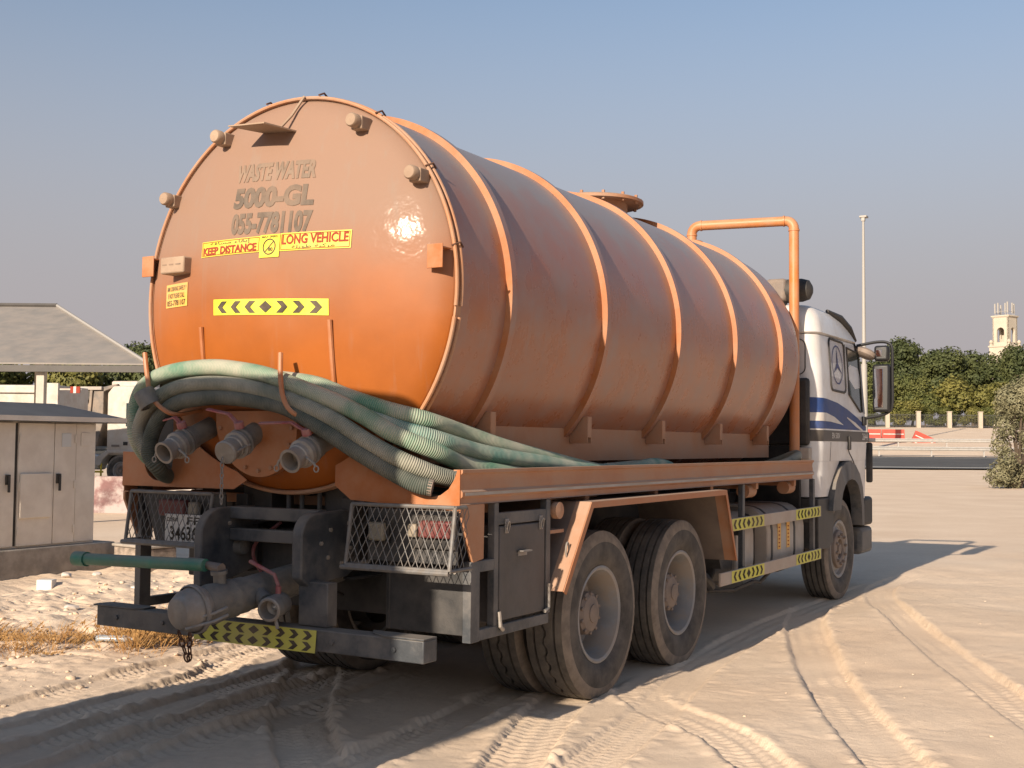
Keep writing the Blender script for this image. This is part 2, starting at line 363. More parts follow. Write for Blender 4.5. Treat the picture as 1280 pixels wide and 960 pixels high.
# ------------------------------------------------------------------ ground
rng = np.random.default_rng(7)
def vnoise(x, y, cell, seed):
    g = np.random.default_rng(seed).random((257, 257)); X = x / cell; Y = y / cell
    i = np.floor(X).astype(int); j = np.floor(Y).astype(int); fx = X - i; fy = Y - j
    fx = fx * fx * (3 - 2 * fx); fy = fy * fy * (3 - 2 * fy); i %= 256; j %= 256
    a = g[i, j]; b = g[i + 1, j]; c = g[i, j + 1]; d = g[i + 1, j + 1]
    return (a * (1 - fx) + b * fx) * (1 - fy) + (c * (1 - fx) + d * fx) * fy - .5
DIRV = np.array([-.5039, .8638]); T0 = float(DIRV @ np.array([CAMP.x, CAMP.y]))
PD = [-500, 58, 75, 90, 92, 100, 115, 135, 160, 300, 1200]; PZ = [0, 0, .17, .72, .9, 1.5, 2.5, 3.75, 4.5, 6, 9]
def away(x, y): return DIRV[0] * x + DIRV[1] * y - T0          # metres from the parking spot towards the road
def ground_far(x, y): return np.interp(away(x, y), PD, PZ)
def at(depth, lateral):                                       # a spot so far towards the road, so far along it
    return CAMP.x + DIRV[0] * depth + DIRV[1] * lateral, CAMP.y + DIRV[1] * depth - DIRV[0] * lateral
def sm(t): t = np.clip(t, 0, 1); return t * t * (3 - 2 * t)
TRACKS = [  # polyline, half width, depth, tread pitch, tread height, berm
    ([(1.12, 5.6), (1.30, 4.2), (1.76, 2.74), (2.29, 1.31), (2.76, .19), (3.19, -.68), (3.58, -1.44), (4.2, -2.6)], .17, .024, .07, .004, .010),
    ([(1.30, 7.5), (1.20, 4.0), (1.34, 1.6), (1.74, -.58), (1.9, -1.58), (2.0, -2.15), (2.1, -3.2)], .15, .014, .06, .004, .008),
    ([(.95, 1.0), (1.05, -.19), (1.35, -1.16), (1.7, -2.1), (2.1, -3)], .16, .020, .08, .0045, .011),
    ([(-1.72, 1.6), (-1.25, .25), (-.53, -.82), (.02, -1.55), (.74, -2.31), (1.25, -2.76), (2, -3.3)], .17, .040, .075, .012, .022),
    ([(-1.15, 2), (-1.1, .37), (-.9, -1.06), (-.78, -2.17), (-.68, -3.03), (-.6, -4)], .15, .032, .07, .012, .018),
    ([(-.75, 2), (-.70, .37), (-.50, -1.06), (-.40, -2.17), (-.30, -3.03), (-.2, -4)], .14, .028, .065, .012, .016),
    ([(-.12, .3), (-.10, -1.66), (0, -2.81), (.1, -4)], .13, .022, .085, .011, .014),
    ([(.70, 2), (.62, .14), (.78, -1.22), (.95, -2.5), (1.1, -4)], .14, .026, .065, .011, .014),
    ([(1.12, 1), (1.42, .13), (2.23, -.6), (2.87, -1.46), (3.4, -2.4)], .15, .014, .07, .004, .010),
    ([(1.5, 9), (1.42, 6.62), (2.49, 3.45), (3.63, .75), (4.6, -1)], .15, .010, .08, .003, .006),
    ([(-2.3, 3), (-1.9, .6), (-1.79, -1.0), (-1.60, -2.2), (-1.5, -3.5)], .14, .018, .06, .008, .012),
    ([(-1.5, 5), (-1.72, .38), (-1.32, -1.0), (-1.15, -2.2), (-1.05, -3.5)], .13, .022, .07, .010, .014),
]
def axis(lo, c0, c1, hi, far, core=.018, step=.032, cap=3.0, capto=170.):
    a = list(np.arange(lo, c0, step)) + list(np.arange(c0, c1, core)) + list(np.arange(c1, hi + 1e-6, step)); d = step; p = a[-1]; up = []
    while p < far:
        d = d * 1.09 if (d < cap or p > capto) else d
        p += d; up.append(p)
    d = step; p = lo; dn = []
    while p > -far:
        d = d * 1.09 if (d < cap or p < -capto) else d
        p -= d; dn.append(p)
    return np.array(dn[::-1] + a + up)
gx = axis(-6.2, -3.2, 3.7, 7.2, 1500); gy = axis(-4.6, -3.2, 1.6, 9.2, 1500)
X, Y = np.meshgrid(gx, gy); Xf, Yf = X.ravel(), Y.ravel(); D2 = np.hypot(Xf, Yf)
Z = ground_far(Xf, Yf).copy()
near = sm((60 - D2) / 40)
far_x = np.maximum(np.maximum(-6.2 - Xf, Xf - 7.2), np.maximum(-4.6 - Yf, Yf - 9.2))     # metres outside the finely meshed patch
und = vnoise(Xf + 300, Yf + 300, 2.6, 1) * .07 * sm((9 - far_x) / 6) + vnoise(Xf + 300, Yf + 300, .9, 2) * .034 * sm((4 - far_x) / 3) + vnoise(Xf + 300, Yf + 300, .35, 3) * .016 * sm((1.6 - far_x) / 1.2)
und += vnoise(Xf + 3000, Yf + 3000, 11., 9) * .14 * sm((55 - far_x) / 40)
left = sm((-1.7 - Xf) / 1.2) * sm((6 - np.abs(Yf)) / 3 + .4)                # trampled, lumpy verge on the kiosk side
und += left * (vnoise(Xf + 300, Yf + 300, .22, 4) * .050 + np.abs(vnoise(Xf + 300, Yf + 300, .11, 5)) * .055 - np.abs(vnoise(Xf + 300, Yf + 300, .06, 17)) * .035 + vnoise(Xf + 300, Yf + 300, .6, 6) * .07)
und += vnoise(Xf + 300, Yf + 300, .13, 8) * .006 * sm((.6 - far_x) / .5)
und += np.where(far_x < 0, np.abs(vnoise(Xf + 300, Yf + 300, .075, 14)) * .010 * sm(vnoise(Xf + 300, Yf + 300, .8, 15) * 3 + .4), 0)
und *= near
under = sm((1.9 - np.abs(Xf)) / .5) * sm((4.2 - np.abs(Yf - 2.6)) / 1)      # pressed flat under the tanker
Z += und * (1 - .75 * under)
fine = (Xf > -6) & (Xf < 7) & (Yf > -4.5) & (Yf < 9); idx = np.where(fine)[0]
for poly, hw, dep, pitch, th_, berm in TRACKS:
    pts = np.array([[p.x, p.y] for p in spline([(a, b, 0) for a, b in poly], 6)])
    lo = pts.min(0) - .6; hi = pts.max(0) + .6
    k = idx[(Xf[idx] > lo[0]) & (Xf[idx] < hi[0]) & (Yf[idx] > lo[1]) & (Yf[idx] < hi[1])]
    px, py = Xf[k], Yf[k]; best = np.full(len(k), 9.); S = np.zeros(len(k)); sd = np.zeros(len(k)); s0 = 0
    for a, b in zip(pts[:-1], pts[1:]):
        d = b - a; l = np.hypot(*d); t = np.clip(((px - a[0]) * d[0] + (py - a[1]) * d[1]) / l / l, 0, 1)
        ex = px - a[0] - t * d[0]; ey = py - a[1] - t * d[1]; q = np.hypot(ex, ey); m_ = q < best
        best[m_] = q[m_]; S[m_] = s0 + t[m_] * l; sd[m_] = np.sign(d[0] * ey - d[1] * ex)[m_]; s0 += l
    brk = sm(vnoise(px + 300, py + 300, .35, 18) * 2.6 + .75)
    fade = sm(S / 1.3) * sm((s0 - S) / 1.3) * sm((8.9 - py) / 1.5) * sm((6.9 - px) / 1.0) * (.55 + .9 * (vnoise(px + 300, py + 300, .8, 11) + .5) * .8)
    ins = sm((hw + .012 * vnoise(px + 300, py + 300, .06, 13) - best) / .020 + .5)
    tread = np.where((np.mod(S + best * .45, pitch) < pitch * .45), 1., -.4) * th_ + np.cos(best / hw * 9.4) * .004
    bm_ = np.exp(-((best - hw - .038) / .046) ** 2) * berm * (.9 + vnoise(px + 300, py + 300, .07, 12) * 2.0 + vnoise(px + 300, py + 300, .03, 16) * 1.2)
    Z[k] = Z[k] * (1 - .5 * ins * fade) + fade * (-dep * ins + tread * brk * ins + bm_ * (.4 + .6 * brk))
Z -= .7 * np.clip(Z - .048, 0, None) * sm((Xf + 1.9) / .5) * sm((5.5 - Xf) / 1.5) * sm((1.5 - Yf) / 1.5) * sm((Yf + 4.4) / .5)      # driven-over sand holds no tall lumps
nx, ny = len(gx), len(gy)
me = bpy.data.meshes.new('ground')
me.vertices.add(nx * ny); me.vertices.foreach_set('co', np.stack([Xf, Yf, Z], 1).ravel().astype('f4'))
i0 = (np.arange(ny - 1)[:, None] * nx + np.arange(nx - 1)[None]).ravel()
q = np.stack([i0, i0 + 1, i0 + nx + 1, i0 + nx], 1)
me.loops.add(q.size); me.loops.foreach_set('vertex_index', q.ravel().astype('i4'))
me.polygons.add(len(q)); me.polygons.foreach_set('loop_start', (np.arange(len(q)) * 4).astype('i4'))
me.update(calc_edges=True); me.validate()
g_o = link('ground', me, 'sand', smooth=0); me.shade_smooth(); tag(g_o, 'pale tracked sand that the tanker stands on', kind='structure')
def zg(x, y):
    i = int(np.clip(np.searchsorted(gx, x), 1, nx - 1)); j = int(np.clip(np.searchsorted(gy, y), 1, ny - 1)); return float(Z[j * nx + i])

# road with edge lines, running across beyond the sand
def strip(name, m, d0, d1, lift, l0=-260, l1=260, n=80):
    mb = MB(); ls = np.linspace(l0, l1, n); ds = np.linspace(d0, d1, 6)
    mb.grid(lambda l, d: (*at(d, l), float(np.interp(d, PD, PZ)) + lift), ls, ds); return mb.build(name, m, fix=False)
tag(strip('road', 'asphalt', 74.5, 90.5, .10), 'grey asphalt road beyond the sand', kind='structure')
tag(strip('road_edge_marking', 'road_white', 75.6, 76.0, .112), 'white line along the near road edge', kind='structure')
tag(strip('road_far_marking', 'road_white', 88.6, 89.0, .112), 'white line along the far road edge', kind='structure')

# guard rails
def guard_rail(depth, l0, l1, label, top, flip):
    x, y = at(depth, l0); root = empty('guard_rail', (x, y, float(ground_far(x, y)))); a = math.atan2(-DIRV[0], DIRV[1]); root.rotation_euler.z = a
    n = l1 - l0; prof = [(0, top - .31), (.03, top - .29), (.08, top - .23), (.03, top - .17), (.03, top - .14), (.08, top - .08), (.03, top - .02), (0, top)]
    mb = MB(); mb.prism([(p * -flip, q) for p, q in prof] + [(-.01 * flip, top), (-.01 * flip, top - .31)], lambda p, q, t: (t, p, q), 0, n); mb.build('rail_beam', 'rail_galv', root)
    k = 0; post = None
    while k < n:
        if post is None: post = MB().box(-.05, .05, .01, .12, -.35, top - .03).build('post', 'rail_galv', root)
        else:
            p = post.copy(); COL.objects.link(p); p.parent = root; p.location.x = k
        k += 4
    tag(root, label, 'guard rail')
guard_rail(91.2, -20, 60, 'pale steel guard rail on the near side of the verge beyond the road', .78, 1)
guard_rail(99.0, -20, 60, 'pale steel guard rail farther back, in front of the red barriers', .85, 1)

# street lamp
x, y = at(97, 28.6); lp = empty('street_lamp', (x, y, float(ground_far(x, y))))
MB().tube([(0, 0, 0), (0, 0, 7), (0, 0, 7.01), (0, 0, 19.0)], [.28, .24, .17, .09], 14).build('pole', 'lamp_grey', lp)
MB().lathe([(0, .34), (.5, .32), (.55, .2)], (0, 0, -.1), (0, 0, 1), 14).build('base', 'lamp_grey', lp)
MB().box(-.30, .30, -.18, .5, 19.0, 19.16).box(-.14, .14, -.14, .14, 18.7, 19.0).build('lamp_head', 'lamp_grey', lp, .03)
tag(lp, 'tall grey street lamp rising behind the white cab', 'street lamp')

# red plastic barriers, iron fence with cream pillars
def red_barrier(l, depth, label, tilt=0):
    x, y = at(depth, l); r_ = empty('plastic_barrier', (x, y, float(ground_far(x, y)) + (.04 if not tilt else -.35)), math.atan2(-DIRV[0], DIRV[1])); r_.rotation_euler.y = tilt
    MB().prism([(-.34, 0), (.34, 0), (.34, .18), (.15, .5), (.11, 1.12), (-.11, 1.12), (-.15, .5), (-.34, .18)], lambda p, q, t: (t, p, q), -1.0, 1.0).build('body', 'red_plastic', r_, .03)
    MB().box(-.8, .8, -.345, -.338, .05, .12).box(-.9, .9, -.16, -.14, .66, .74).build('stripe', 'white_print', r_)
    tag(r_, label, 'barrier', 'red barriers beyond the road')
for k, l in enumerate((32.0, 34.1)): red_barrier(l, 107, ('red plastic road barrier half hidden by the wing mirror stem', 'red plastic road barrier at the middle of the short red row')[k])
red_barrier(36.6, 107, 'red plastic road barrier tipped down at the open end of the row', R(24))

fx, fy = at(135, 0); fang = math.atan2(-DIRV[0], DIRV[1])
plabels = ['cream fence pillar just beside the cab mirror', 'cream fence pillar second from the cab', 'cream fence pillar third from the cab', 'cream fence pillar nearest the dusty shrub']
pil = None
plabels = ['cream fence pillar hidden behind the truck cab'] + plabels + ['cream fence pillar mostly hidden by the dusty shrub']
for k in range(-1, 5):
    l = 42.4 + k * 3.5; x, y = at(135, l)
    if pil is None:
        pil = empty('fence_pillar'); MB().box(-.21, .21, -.21, .21, -1, 1.75).build('shaft', 'stone_cream', pil, .02); MB().box(-.25, .25, -.25, .25, 1.75, 1.86).build('cap', 'stone_cream', pil, .02); o = pil
    else: o = copy_tree(pil)
    o.location = (x, y, float(ground_far(x, y))); o.rotation_euler.z = fang
    tag(o, plabels[k + 1], 'pillar', 'fence pillars in front of the trees')
bar_me = mesh_only(MB().box(-.018, .018, -.015, .015, .08, 1.55), 'bar', 'fence_iron'); rail_me = mesh_only(MB().box(.26, 3.24, -.02, .02, 0, .05), 'rail', 'fence_iron')
for k, lab in zip(range(-1, 4), ['black iron fence bay nearest the truck cab', 'black iron fence bay between the first and second visible pillars', 'black iron fence bay between the second and third visible pillars',
                                 'black iron fence bay between the third and fourth visible pillars', 'black iron fence bay that ends behind the dusty shrub']):
    l = 42.4 + k * 3.5; x, y = at(135, l); o = empty('iron_fence', (x, y, float(ground_far(x, y))), fang)
    for q_ in range(18): p = bpy.data.objects.new('bar', bar_me); COL.objects.link(p); p.parent = o; p.location = (.36 + q_ * .163, 0, 0)
    for zz in (.15, 1.4): p = bpy.data.objects.new('rail', rail_me); COL.objects.link(p); p.parent = o; p.location = (0, 0, zz)
    tag(o, lab, 'fence', 'iron fence bays')

# bell tower with antennas, far behind the trees
x, y = at(220, 90.9); tw = empty('bell_tower', (x, y, 0), fang - R(52))
h = 1.55; gz = float(ground_far(x, y))
def arch_wall(mb, nrm, half, z0, z1, aw, az0, az1, th_=.3):
    """wall square to nrm (0..3) with an arched opening"""
    pts = [(-aw, az0)] + [(-aw + 0, az1)] + [(aw * math.cos(math.pi - a), az1 + aw * math.sin(a)) for a in np.linspace(.2, math.pi - .2, 9)] + [(aw, az1), (aw, az0)]
    def P(p, q, t):
        c, s_ = math.cos(nrm * math.pi / 2), math.sin(nrm * math.pi / 2); xx, yy = p, -(half - t)
        return (c * xx - s_ * yy, s_ * xx + c * yy, q)
    L_ = [(-half, z0), (-aw, z0), (-aw, az0)] + [p for p in pts[1:-1] if p[0] <= 1e-6] + [(0, az1 + aw), (0, z1), (-half, z1)]
    for sg in (1, -1): mb.prism([(p * sg, q) for p, q in L_][::sg], P, 0, th_)
    mb.prism([(-aw, z0), (aw, z0), (aw, az0), (-aw, az0)], P, 0, th_)
wall = MB()
for n_ in range(4): arch_wall(wall, n_, h, 20.3, 25.6, .72, 20.9, 22.9)
wall.build('belfry', 'tower_cream', tw)
MB().box(-h - .22, h + .22, -h - .22, h + .22, 25.6, 25.85).box(-h - .1, h + .1, -h - .1, h + .1, 25.45, 25.6).build('cornice', 'tower_cream', tw, .04)
MB().box(-2.0, 2.0, -2.0, 2.0, gz - 2, 20.0).box(-2.15, 2.15, -2.15, 2.15, 20.0, 20.3).box(-2.06, 2.06, -2.06, 2.06, 18.2, 18.35).box(-.5, .5, -.5, .5, 20.3, 21.6).build('shaft', 'tower_cream', tw, .03)
for sx in (-1, 1):
    for sy in (-1, 1): MB().lathe([(0, .3), (.3, .3), (.35, .18), (.5, .32), (.75, .36), (1.0, .2), (1.1, .02)], (sx * 1.75, sy * 1.75, 20.3), (0, 0, 1), 12).build('finial', 'tower_cream', tw)
for k, (ax_, ay, az) in enumerate([(-1.2, -1.2, 28.1), (-.55, -1.3, 28.2), (.75, -1.1, 28.1), (1.25, -1.2, 28.3), (1.3, .3, 28.2), (-1.2, .8, 28.0), (1.15, 1.2, 28.1)]):
    MB().tube([(ax_, ay, 25.85), (ax_, ay, az)], .05, 6).box(ax_ - .12, ax_ + .12, ay - .1, ay + .06, 26.3, az).build('antenna', 'lamp_grey', tw)
MB().tube([(-1.2, -1.2, 26.6), (1.25, -1.2, 26.6)], .05, 6).tube([(1.25, -1.2, 26.6), (1.2, 1.2, 26.6)], .05, 6).tube([(-1.2, .8, 26.4), (-1.2, -1.2, 26.4)], .05, 6).build('antenna_frame', 'lamp_grey', tw)
tag(tw, 'cream bell tower with arched openings and phone antennas on top', 'tower')

# ------------------------------------------------------------------ trees
def leaf_mesh(name, lobes, n, size, m, rnd, flat=.5):
    """leaf-sized quads scattered over the shells of several lobes"""
    vs = []; fs = []
    wts = [a[3] * a[4] * a[5] for a in lobes]; tot = sum(wts)
    for (cx, cy, cz, rx, ry, rz), w in zip(lobes, wts):
        for _ in range(int(n * w / tot)):
            a = rnd.uniform(0, 2 * math.pi); c = rnd.uniform(-1, 1); s_ = math.sqrt(1 - c * c); r = rnd.uniform(.30, 1.0) ** .45 * (1 + .16 * math.sin(a * 3 + c * 5))
            d = Vector((s_ * math.cos(a), s_ * math.sin(a), c)); p = Vector((cx + d.x * rx * r, cy + d.y * ry * r, cz + d.z * rz * r))
            nrm = (d + Vector((rnd.uniform(-1, 1), rnd.uniform(-1, 1), rnd.uniform(-.4, 1))) * .8).normalized()
            u = nrm.cross(Vector((rnd.uniform(-1, 1), rnd.uniform(-1, 1), rnd.uniform(-1, 1)))).normalized(); v = nrm.cross(u); k = size * rnd.uniform(.55, 1.25)
            o = len(vs); vs += [p - u * k, p - v * k * flat + u * k * .1, p + u * k, p + v * k * flat - u * k * .1]; fs.append((o, o + 1, o + 2, o + 3))
    me = bpy.data.meshes.new(name); me.from_pydata([tuple(v) for v in vs], [], fs); me.materials.append(MATS[m]); return me
def tree_parts(seed, hgt, wid, m, n=3600, size=.30, trunk_h=.25):
    rnd = random.Random(seed); lobes = []
    for k in range(22):
        a = rnd.uniform(0, 6.28); f = rnd.uniform(.25, 1.15); z_ = hgt * (trunk_h + (1 - trunk_h) * (.12 + .76 * rnd.random() ** .8))
        rr = wid * .5 * (1.15 - .75 * (z_ / hgt)) * f; s_ = wid * rnd.uniform(.09, .22)
        lobes.append((math.cos(a) * rr, math.sin(a) * rr, z_, s_, s_, s_ * rnd.uniform(.7, 1.05)))
    lobes.append((0, 0, hgt * .55, wid * .3, wid * .3, hgt * .26)); lobes.append((0, 0, hgt * .86, wid * .16, wid * .16, hgt * .13))
    cr = leaf_mesh('crown', lobes, n, size, m, rnd)
    mb = MB(); mb.tube([(0, 0, -.4), (.03 * wid, 0, hgt * .2), (0, .04 * wid, hgt * .45), (0, 0, hgt * .8)], [hgt * .03, hgt * .024, hgt * .017, hgt * .005], 8)
    for lb in lobes[:9]: mb.tube([(0, .02, hgt * rnd.uniform(.2, .4)), (lb[0] * .5, lb[1] * .5, lb[2] * .75), lb[:3]], [hgt * .014, hgt * .009, hgt * .003], 6)
    tm = bpy.data.meshes.new('trunk'); tm.from_pydata(mb.v, [], mb.f); tm.materials.append(MATS['bark'])
    return tm, cr
def plant_tree(parts, x, y, z, sc, rz, label, group, cat='tree', name='leafy_tree'):
    r_ = empty(name, (x, y, z), rz); r_.scale = sc
    for nm, me_ in zip(('trunk', 'crown'), parts):
        o = bpy.data.objects.new(nm, me_); COL.objects.link(o); o.parent = r_
    tag(r_, label, cat, group); return r_
TD = [tree_parts(s_, 9, 7.5, 'leaf_dark', 11000, .20) for s_ in (1, 2, 3)]
TM = [tree_parts(s_, 6, 6, 'leaf_mid', 8000, .18, .12) for s_ in (4, 5)]
TO = [tree_parts(s_, 4.5, 5.5, 'leaf_olive', 7000, .17, .08) for s_ in (6, 7)]
spec = [  # depth, lateral, kind, scale, label
    (152, 40.5, TD[0], 1.12, 'dark green tree rising directly behind the street lamp pole'), (150, 45.5, TD[1], 1.06, 'dark green tree standing right of the cab mirror'),
    (156, 50.8, TD[2], 1.16, 'broad dark tree at the middle of the wood beyond the road'), (153, 55.2, TD[0], 1.12, 'dark tree left of the notch in the treetops'),
    (155, 59.8, TD[1], 1.18, 'tall dark tree with a spiky top left of the bell tower'), (152, 64.0, TD[2], 1.08, 'dark tree whose crown covers the foot of the bell tower'),
    (160, 68.0, TD[0], .95, 'dark tree in front of the bell tower above the dusty shrub'), (158, 72.5, TD[1], .85, 'dark tree at the edge of the photo behind the dusty shrub'),
    (143, 42.5, TM[0], 1.05, 'mid green bushy tree just above the cab mirror arm'), (142, 47.5, TM[1], 1.0, 'mid green bushy tree between mirror and yellowish trees'),
    (141, 52.0, TO[0], 1.35, 'yellow green round tree in the middle behind the iron fence'), (141, 56.6, TO[1], 1.25, 'yellow green round tree left of the dusty shrub'),
    (143, 60.8, TM[0], .85, 'mid green bush half hidden by the dusty shrub'), (138.5, 45.4, TO[1], .75, 'low pale bush behind the fence beside the mirror'),
    (137.5, 53.4, TO[0], .52, 'low rounded green bush hugging the fence in the middle'), (149, 35.5, TD[2], 1.1, 'dark green tree mostly hidden by the truck cab'),
    (139.5, 41.2, TM[1], .50, 'low bush behind the fence right at the cab mirror stem'), (139.2, 43.8, TM[0], .48, 'low bush behind the first bay of the iron fence'), (139.8, 48.4, TM[1], .50, 'low bush behind the second pillar of the iron fence'),
    (139.4, 50.7, TM[0], .46, 'low bush behind the second bay of the iron fence'), (139.6, 56.0, TM[1], .50, 'low bush behind the last open bay of the iron fence'), (139.5, 59.0, TM[0], .50, 'low bush behind the fence just left of the dusty shrub')]
rnd = random.Random(5)
for d_, l_, pt, s_, lab in spec:
    x, y = at(d_, l_); plant_tree(pt, x, y, float(ground_far(x, y)) - .2, (s_ * rnd.uniform(.9, 1.2), s_ * rnd.uniform(.9, 1.1), s_ * rnd.uniform(.9, 1.1)), rnd.uniform(0, 6.28), lab, 'trees beyond the road')
# trees seen under the shade roof
lspec = [(86, -38.5, TM[0], 1.05, 'bushy green tree seen at the photo edge under the shade roof'), (88, -36.2, TO[0], 1.3, 'yellow green tree just left of the shade roof post'), (90, -33.6, TM[1], 1.1, 'green tree just right of the shade roof post'),
         (87, -31.2, TO[1], 1.35, 'pale green rounded tree above the dump bed'), (91, -28.8, TD[1], .85, 'dark green tree above the parked white truck cab'), (88, -26.4, TD[2], .80, 'dark tree close to the left edge of the orange tank'),
         (93, -23, TD[0], .72, 'dark tree hidden behind the orange tank')]
for d_, l_, pt, s_, lab in lspec:
    x, y = at(d_, l_); plant_tree(pt, x, y, float(ground_far(x, y)) - .2, (s_, s_, s_ * 1.12), rnd.uniform(0, 6.28), lab, 'trees behind the parked truck')
# dusty shrub by the road
rs = random.Random(3); lobes = []
for k in range(26):
    a = rs.uniform(0, 6.28); z_ = rs.uniform(.35, 3.9); rr = 1.35 * (1 - (z_ / 4.6) ** 2) * rs.uniform(.3, 1); s_ = rs.uniform(.28, .55); lobes.append((math.cos(a) * rr, math.sin(a) * rr, z_, s_, s_, s_ * 1.2))
cr = leaf_mesh('crown', lobes, 15000, .075, 'leaf_dusty', rs, .42)
mb = MB()
for lb in lobes: mb.tube([(rs.uniform(-.1, .1), rs.uniform(-.1, .1), -.1), (lb[0] * .4, lb[1] * .4, lb[2] * .55), lb[:3]], [.05, .03, .008], 6)
tm = bpy.data.meshes.new('stem'); tm.from_pydata(mb.v, [], mb.f); tm.materials.append(MATS['bark'])
x, y = at(47.5, 20.1)
r_ = empty('dusty_shrub', (x, y, float(ground_far(x, y)) - .02))
for nm, me_ in (('stem', tm), ('crown', cr)): o = bpy.data.objects.new(nm, me_); COL.objects.link(o); o.parent = r_
tag(r_, 'tall dusty grey green shrub on the sand by the road', 'shrub')

# ------------------------------------------------------------------ electrical kiosk
kx = -7.72
ki = empty('electrical_kiosk', (-8.5, 2.2, 0))
def kb(name, m, x0, x1, y0, y1, z0, z1, bevel=.006, parent=None):
    o = MB().box(x0 + 8.5, x1 + 8.5, y0 - 2.2, y1 - 2.2, z0, z1).build(name, m, parent or ki, bevel); return o
kb('plinth', 'concrete', -9.9, kx + .06, .2, 3.86, -.15, .30, .015)
kb('cabinet_body', 'kiosk_beige', -9.7, kx - .03, .35, 3.58, .30, 1.83)
for (a, b_) in ((.42, 1.35), (1.37, 2.36), (2.41, 2.92), (2.93, 3.25)):
    d_ = kb('door', 'kiosk_beige', kx - .03, kx, a, b_, .33, 1.81, .004)
    if a in (1.37, 2.93):
        yy = b_ - .10 if a == 1.37 else 2.985
        MB().box(kx + 8.503, kx + 8.53, yy - 2.2 - .03, yy - 2.2 + .03, 1.07, 1.19).box(kx + 8.53, kx + 8.55, yy - 2.2 - .015, yy - 2.2 + .015, .98, 1.18).build('handle', 'black', d_, .004)
for yy in (1.385, 2.425, 3.235):
    for zz in (.50, 1.05, 1.62): kb('hinge', 'kiosk_beige', kx + .001, kx + .014, yy - .012, yy + .012, zz - .05, zz + .05, .003)
kb('door_gap', 'black', kx - .028, kx - .024, 2.36, 2.41, .335, 1.805, 0)
kb('side_panel', 'kiosk_beige', kx - .03, kx - .012, 3.262, 3.56, .33, 1.81, .003)
kb('vent_cover', 'kiosk_beige', kx + .002, kx + .028, 2.43, 2.88, .66, 1.20, .008)
kb('rating_plate', 'alu', kx + .002, kx + .006, 3.03, 3.17, 1.52, 1.69, .001)
kb('rating_plate', 'alu', kx + .002, kx + .006, 2.0, 2.12, 1.60, 1.63, .001)
kb('inspection_cover', 'kiosk_beige', kx - .010, kx - .004, 3.33, 3.47, 1.53, 1.70, .002)
rf = MB(); z0, z1, z2 = 1.83, 1.885, 2.02
a = [(-1.6, .0), (.93, .0), (.93, 3.95), (-1.6, 3.95)]; b_ = [(-1.0, .6), (.30, .6), (.30, 3.30), (-1.0, 3.30)]
vs = [(p, q_ - 2.2, z0 - .004) for p, q_ in a] + [(p, q_ - 2.2, z1) for p, q_ in a] + [(p, q_ - 2.2, z2 + .05) for p, q_ in b_]
rf.add(vs, [(3, 2, 1, 0)] + [(i, (i + 1) % 4, 4 + (i + 1) % 4, 4 + i) for i in range(4)] + [(4 + i, 4 + (i + 1) % 4, 8 + (i + 1) % 4, 8 + i) for i in range(4)] + [(8, 9, 10, 11)])
rf.build('roof', 'kiosk_roof', ki, .006)
kb('fascia', 'kiosk_beige', kx + .155, kx + .160, -.0 + .01, 3.94, 1.835, 1.895, 0)
tag(ki, 'beige electrical kiosk with grey roof on a concrete plinth', 'kiosk')
o = empty('concrete_block', (-7.05, 3.85, 0), R(-8))
MB().box(-.42, .30, -.22, .22, -.1, .26).build('block', 'concrete_stain', o, .02)
MB().box(-.44, .32, -.24, .24, .262, .30).build('top_slab', 'concrete', o, .012)
tag(o, 'low stained concrete block beside the kiosk plinth', 'block')
# ------------------------------------------------------------------ shade roof behind the kiosk
sh = empty('shade_roof', (-14, 7.6, 0), fang)
# local axes: x along the eave, y away; eave spans to the right corner
def shp(l, d, z): # lateral, depth
    x, y = at(d, l); c, s_ = math.cos(-fang), math.sin(-fang); dx, dy = x + 14, y - 7.6; return (c * dx - s_ * dy, s_ * dx + c * dy, z)
ED, RD = 22.0, 26.0
ez, rz_ = 3.02, 4.50
lines = [(-19.8, -22.6), (-8.6 - 5.6, -17.0), (-9.62 + 0.0, -12.6), (-6.75, -9.95)]
for k in range(3):
    (e0, t0), (e1, t1) = lines[k], lines[k + 1]
    for j in range(2):
        f0, f1 = j / 2, (j + 1) / 2
        P = lambda e, t, f: shp(e + (t - e) * f, ED + (RD - ED) * f, ez + (rz_ - ez) * f)
        q_ = [P(e0, t0, f0), P(e1, t1, f0), P(e1, t1, f1), P(e0, t0, f1)]
        MB().add(q_ + [(p[0], p[1], p[2] - .03) for p in q_], [(0, 1, 2, 3), (7, 6, 5, 4), (0, 4, 5, 1), (1, 5, 6, 2), (2, 6, 7, 3), (3, 7, 4, 0)]).build('roof_panel', 'canopy_sheet', sh)
for e, t in lines[1:]:
    w_ = .035 if (e, t) != lines[2] else .012
    MB().tube([shp(e, ED, ez + .03), shp(t, RD, rz_ + .03)], w_, 6).build('seam_cap', 'canopy_trim', sh)
MB().tube([shp(-22.6, RD, rz_ + .03), shp(-9.95, RD, rz_ + .03)], .05, 6).build('ridge_cap', 'canopy_steel', sh)
def beam(a, b, w_, h_):
    a = Vector(a); b = Vector(b); d = (b - a); L_ = d.length; d.normalize(); s_ = d.cross(Vector((0, 0, 1))).normalized(); u = Vector((0, 0, 1)); v = []
    for p in (a, b):
        for i, j in ((-1, -1), (1, -1), (1, 1), (-1, 1)): v.append(p + s_ * w_ / 2 * i + u * h_ / 2 * j)
    return MB().add(v, [(3, 2, 1, 0), (4, 5, 6, 7), (0, 1, 5, 4), (1, 2, 6, 5), (2, 3, 7, 6), (3, 0, 4, 7)])
beam(shp(-22.6, ED + .05, ez - .14), shp(-6.75, ED + .05, ez - .10), .12, .12).build('eave_beam', 'canopy_steel', sh)
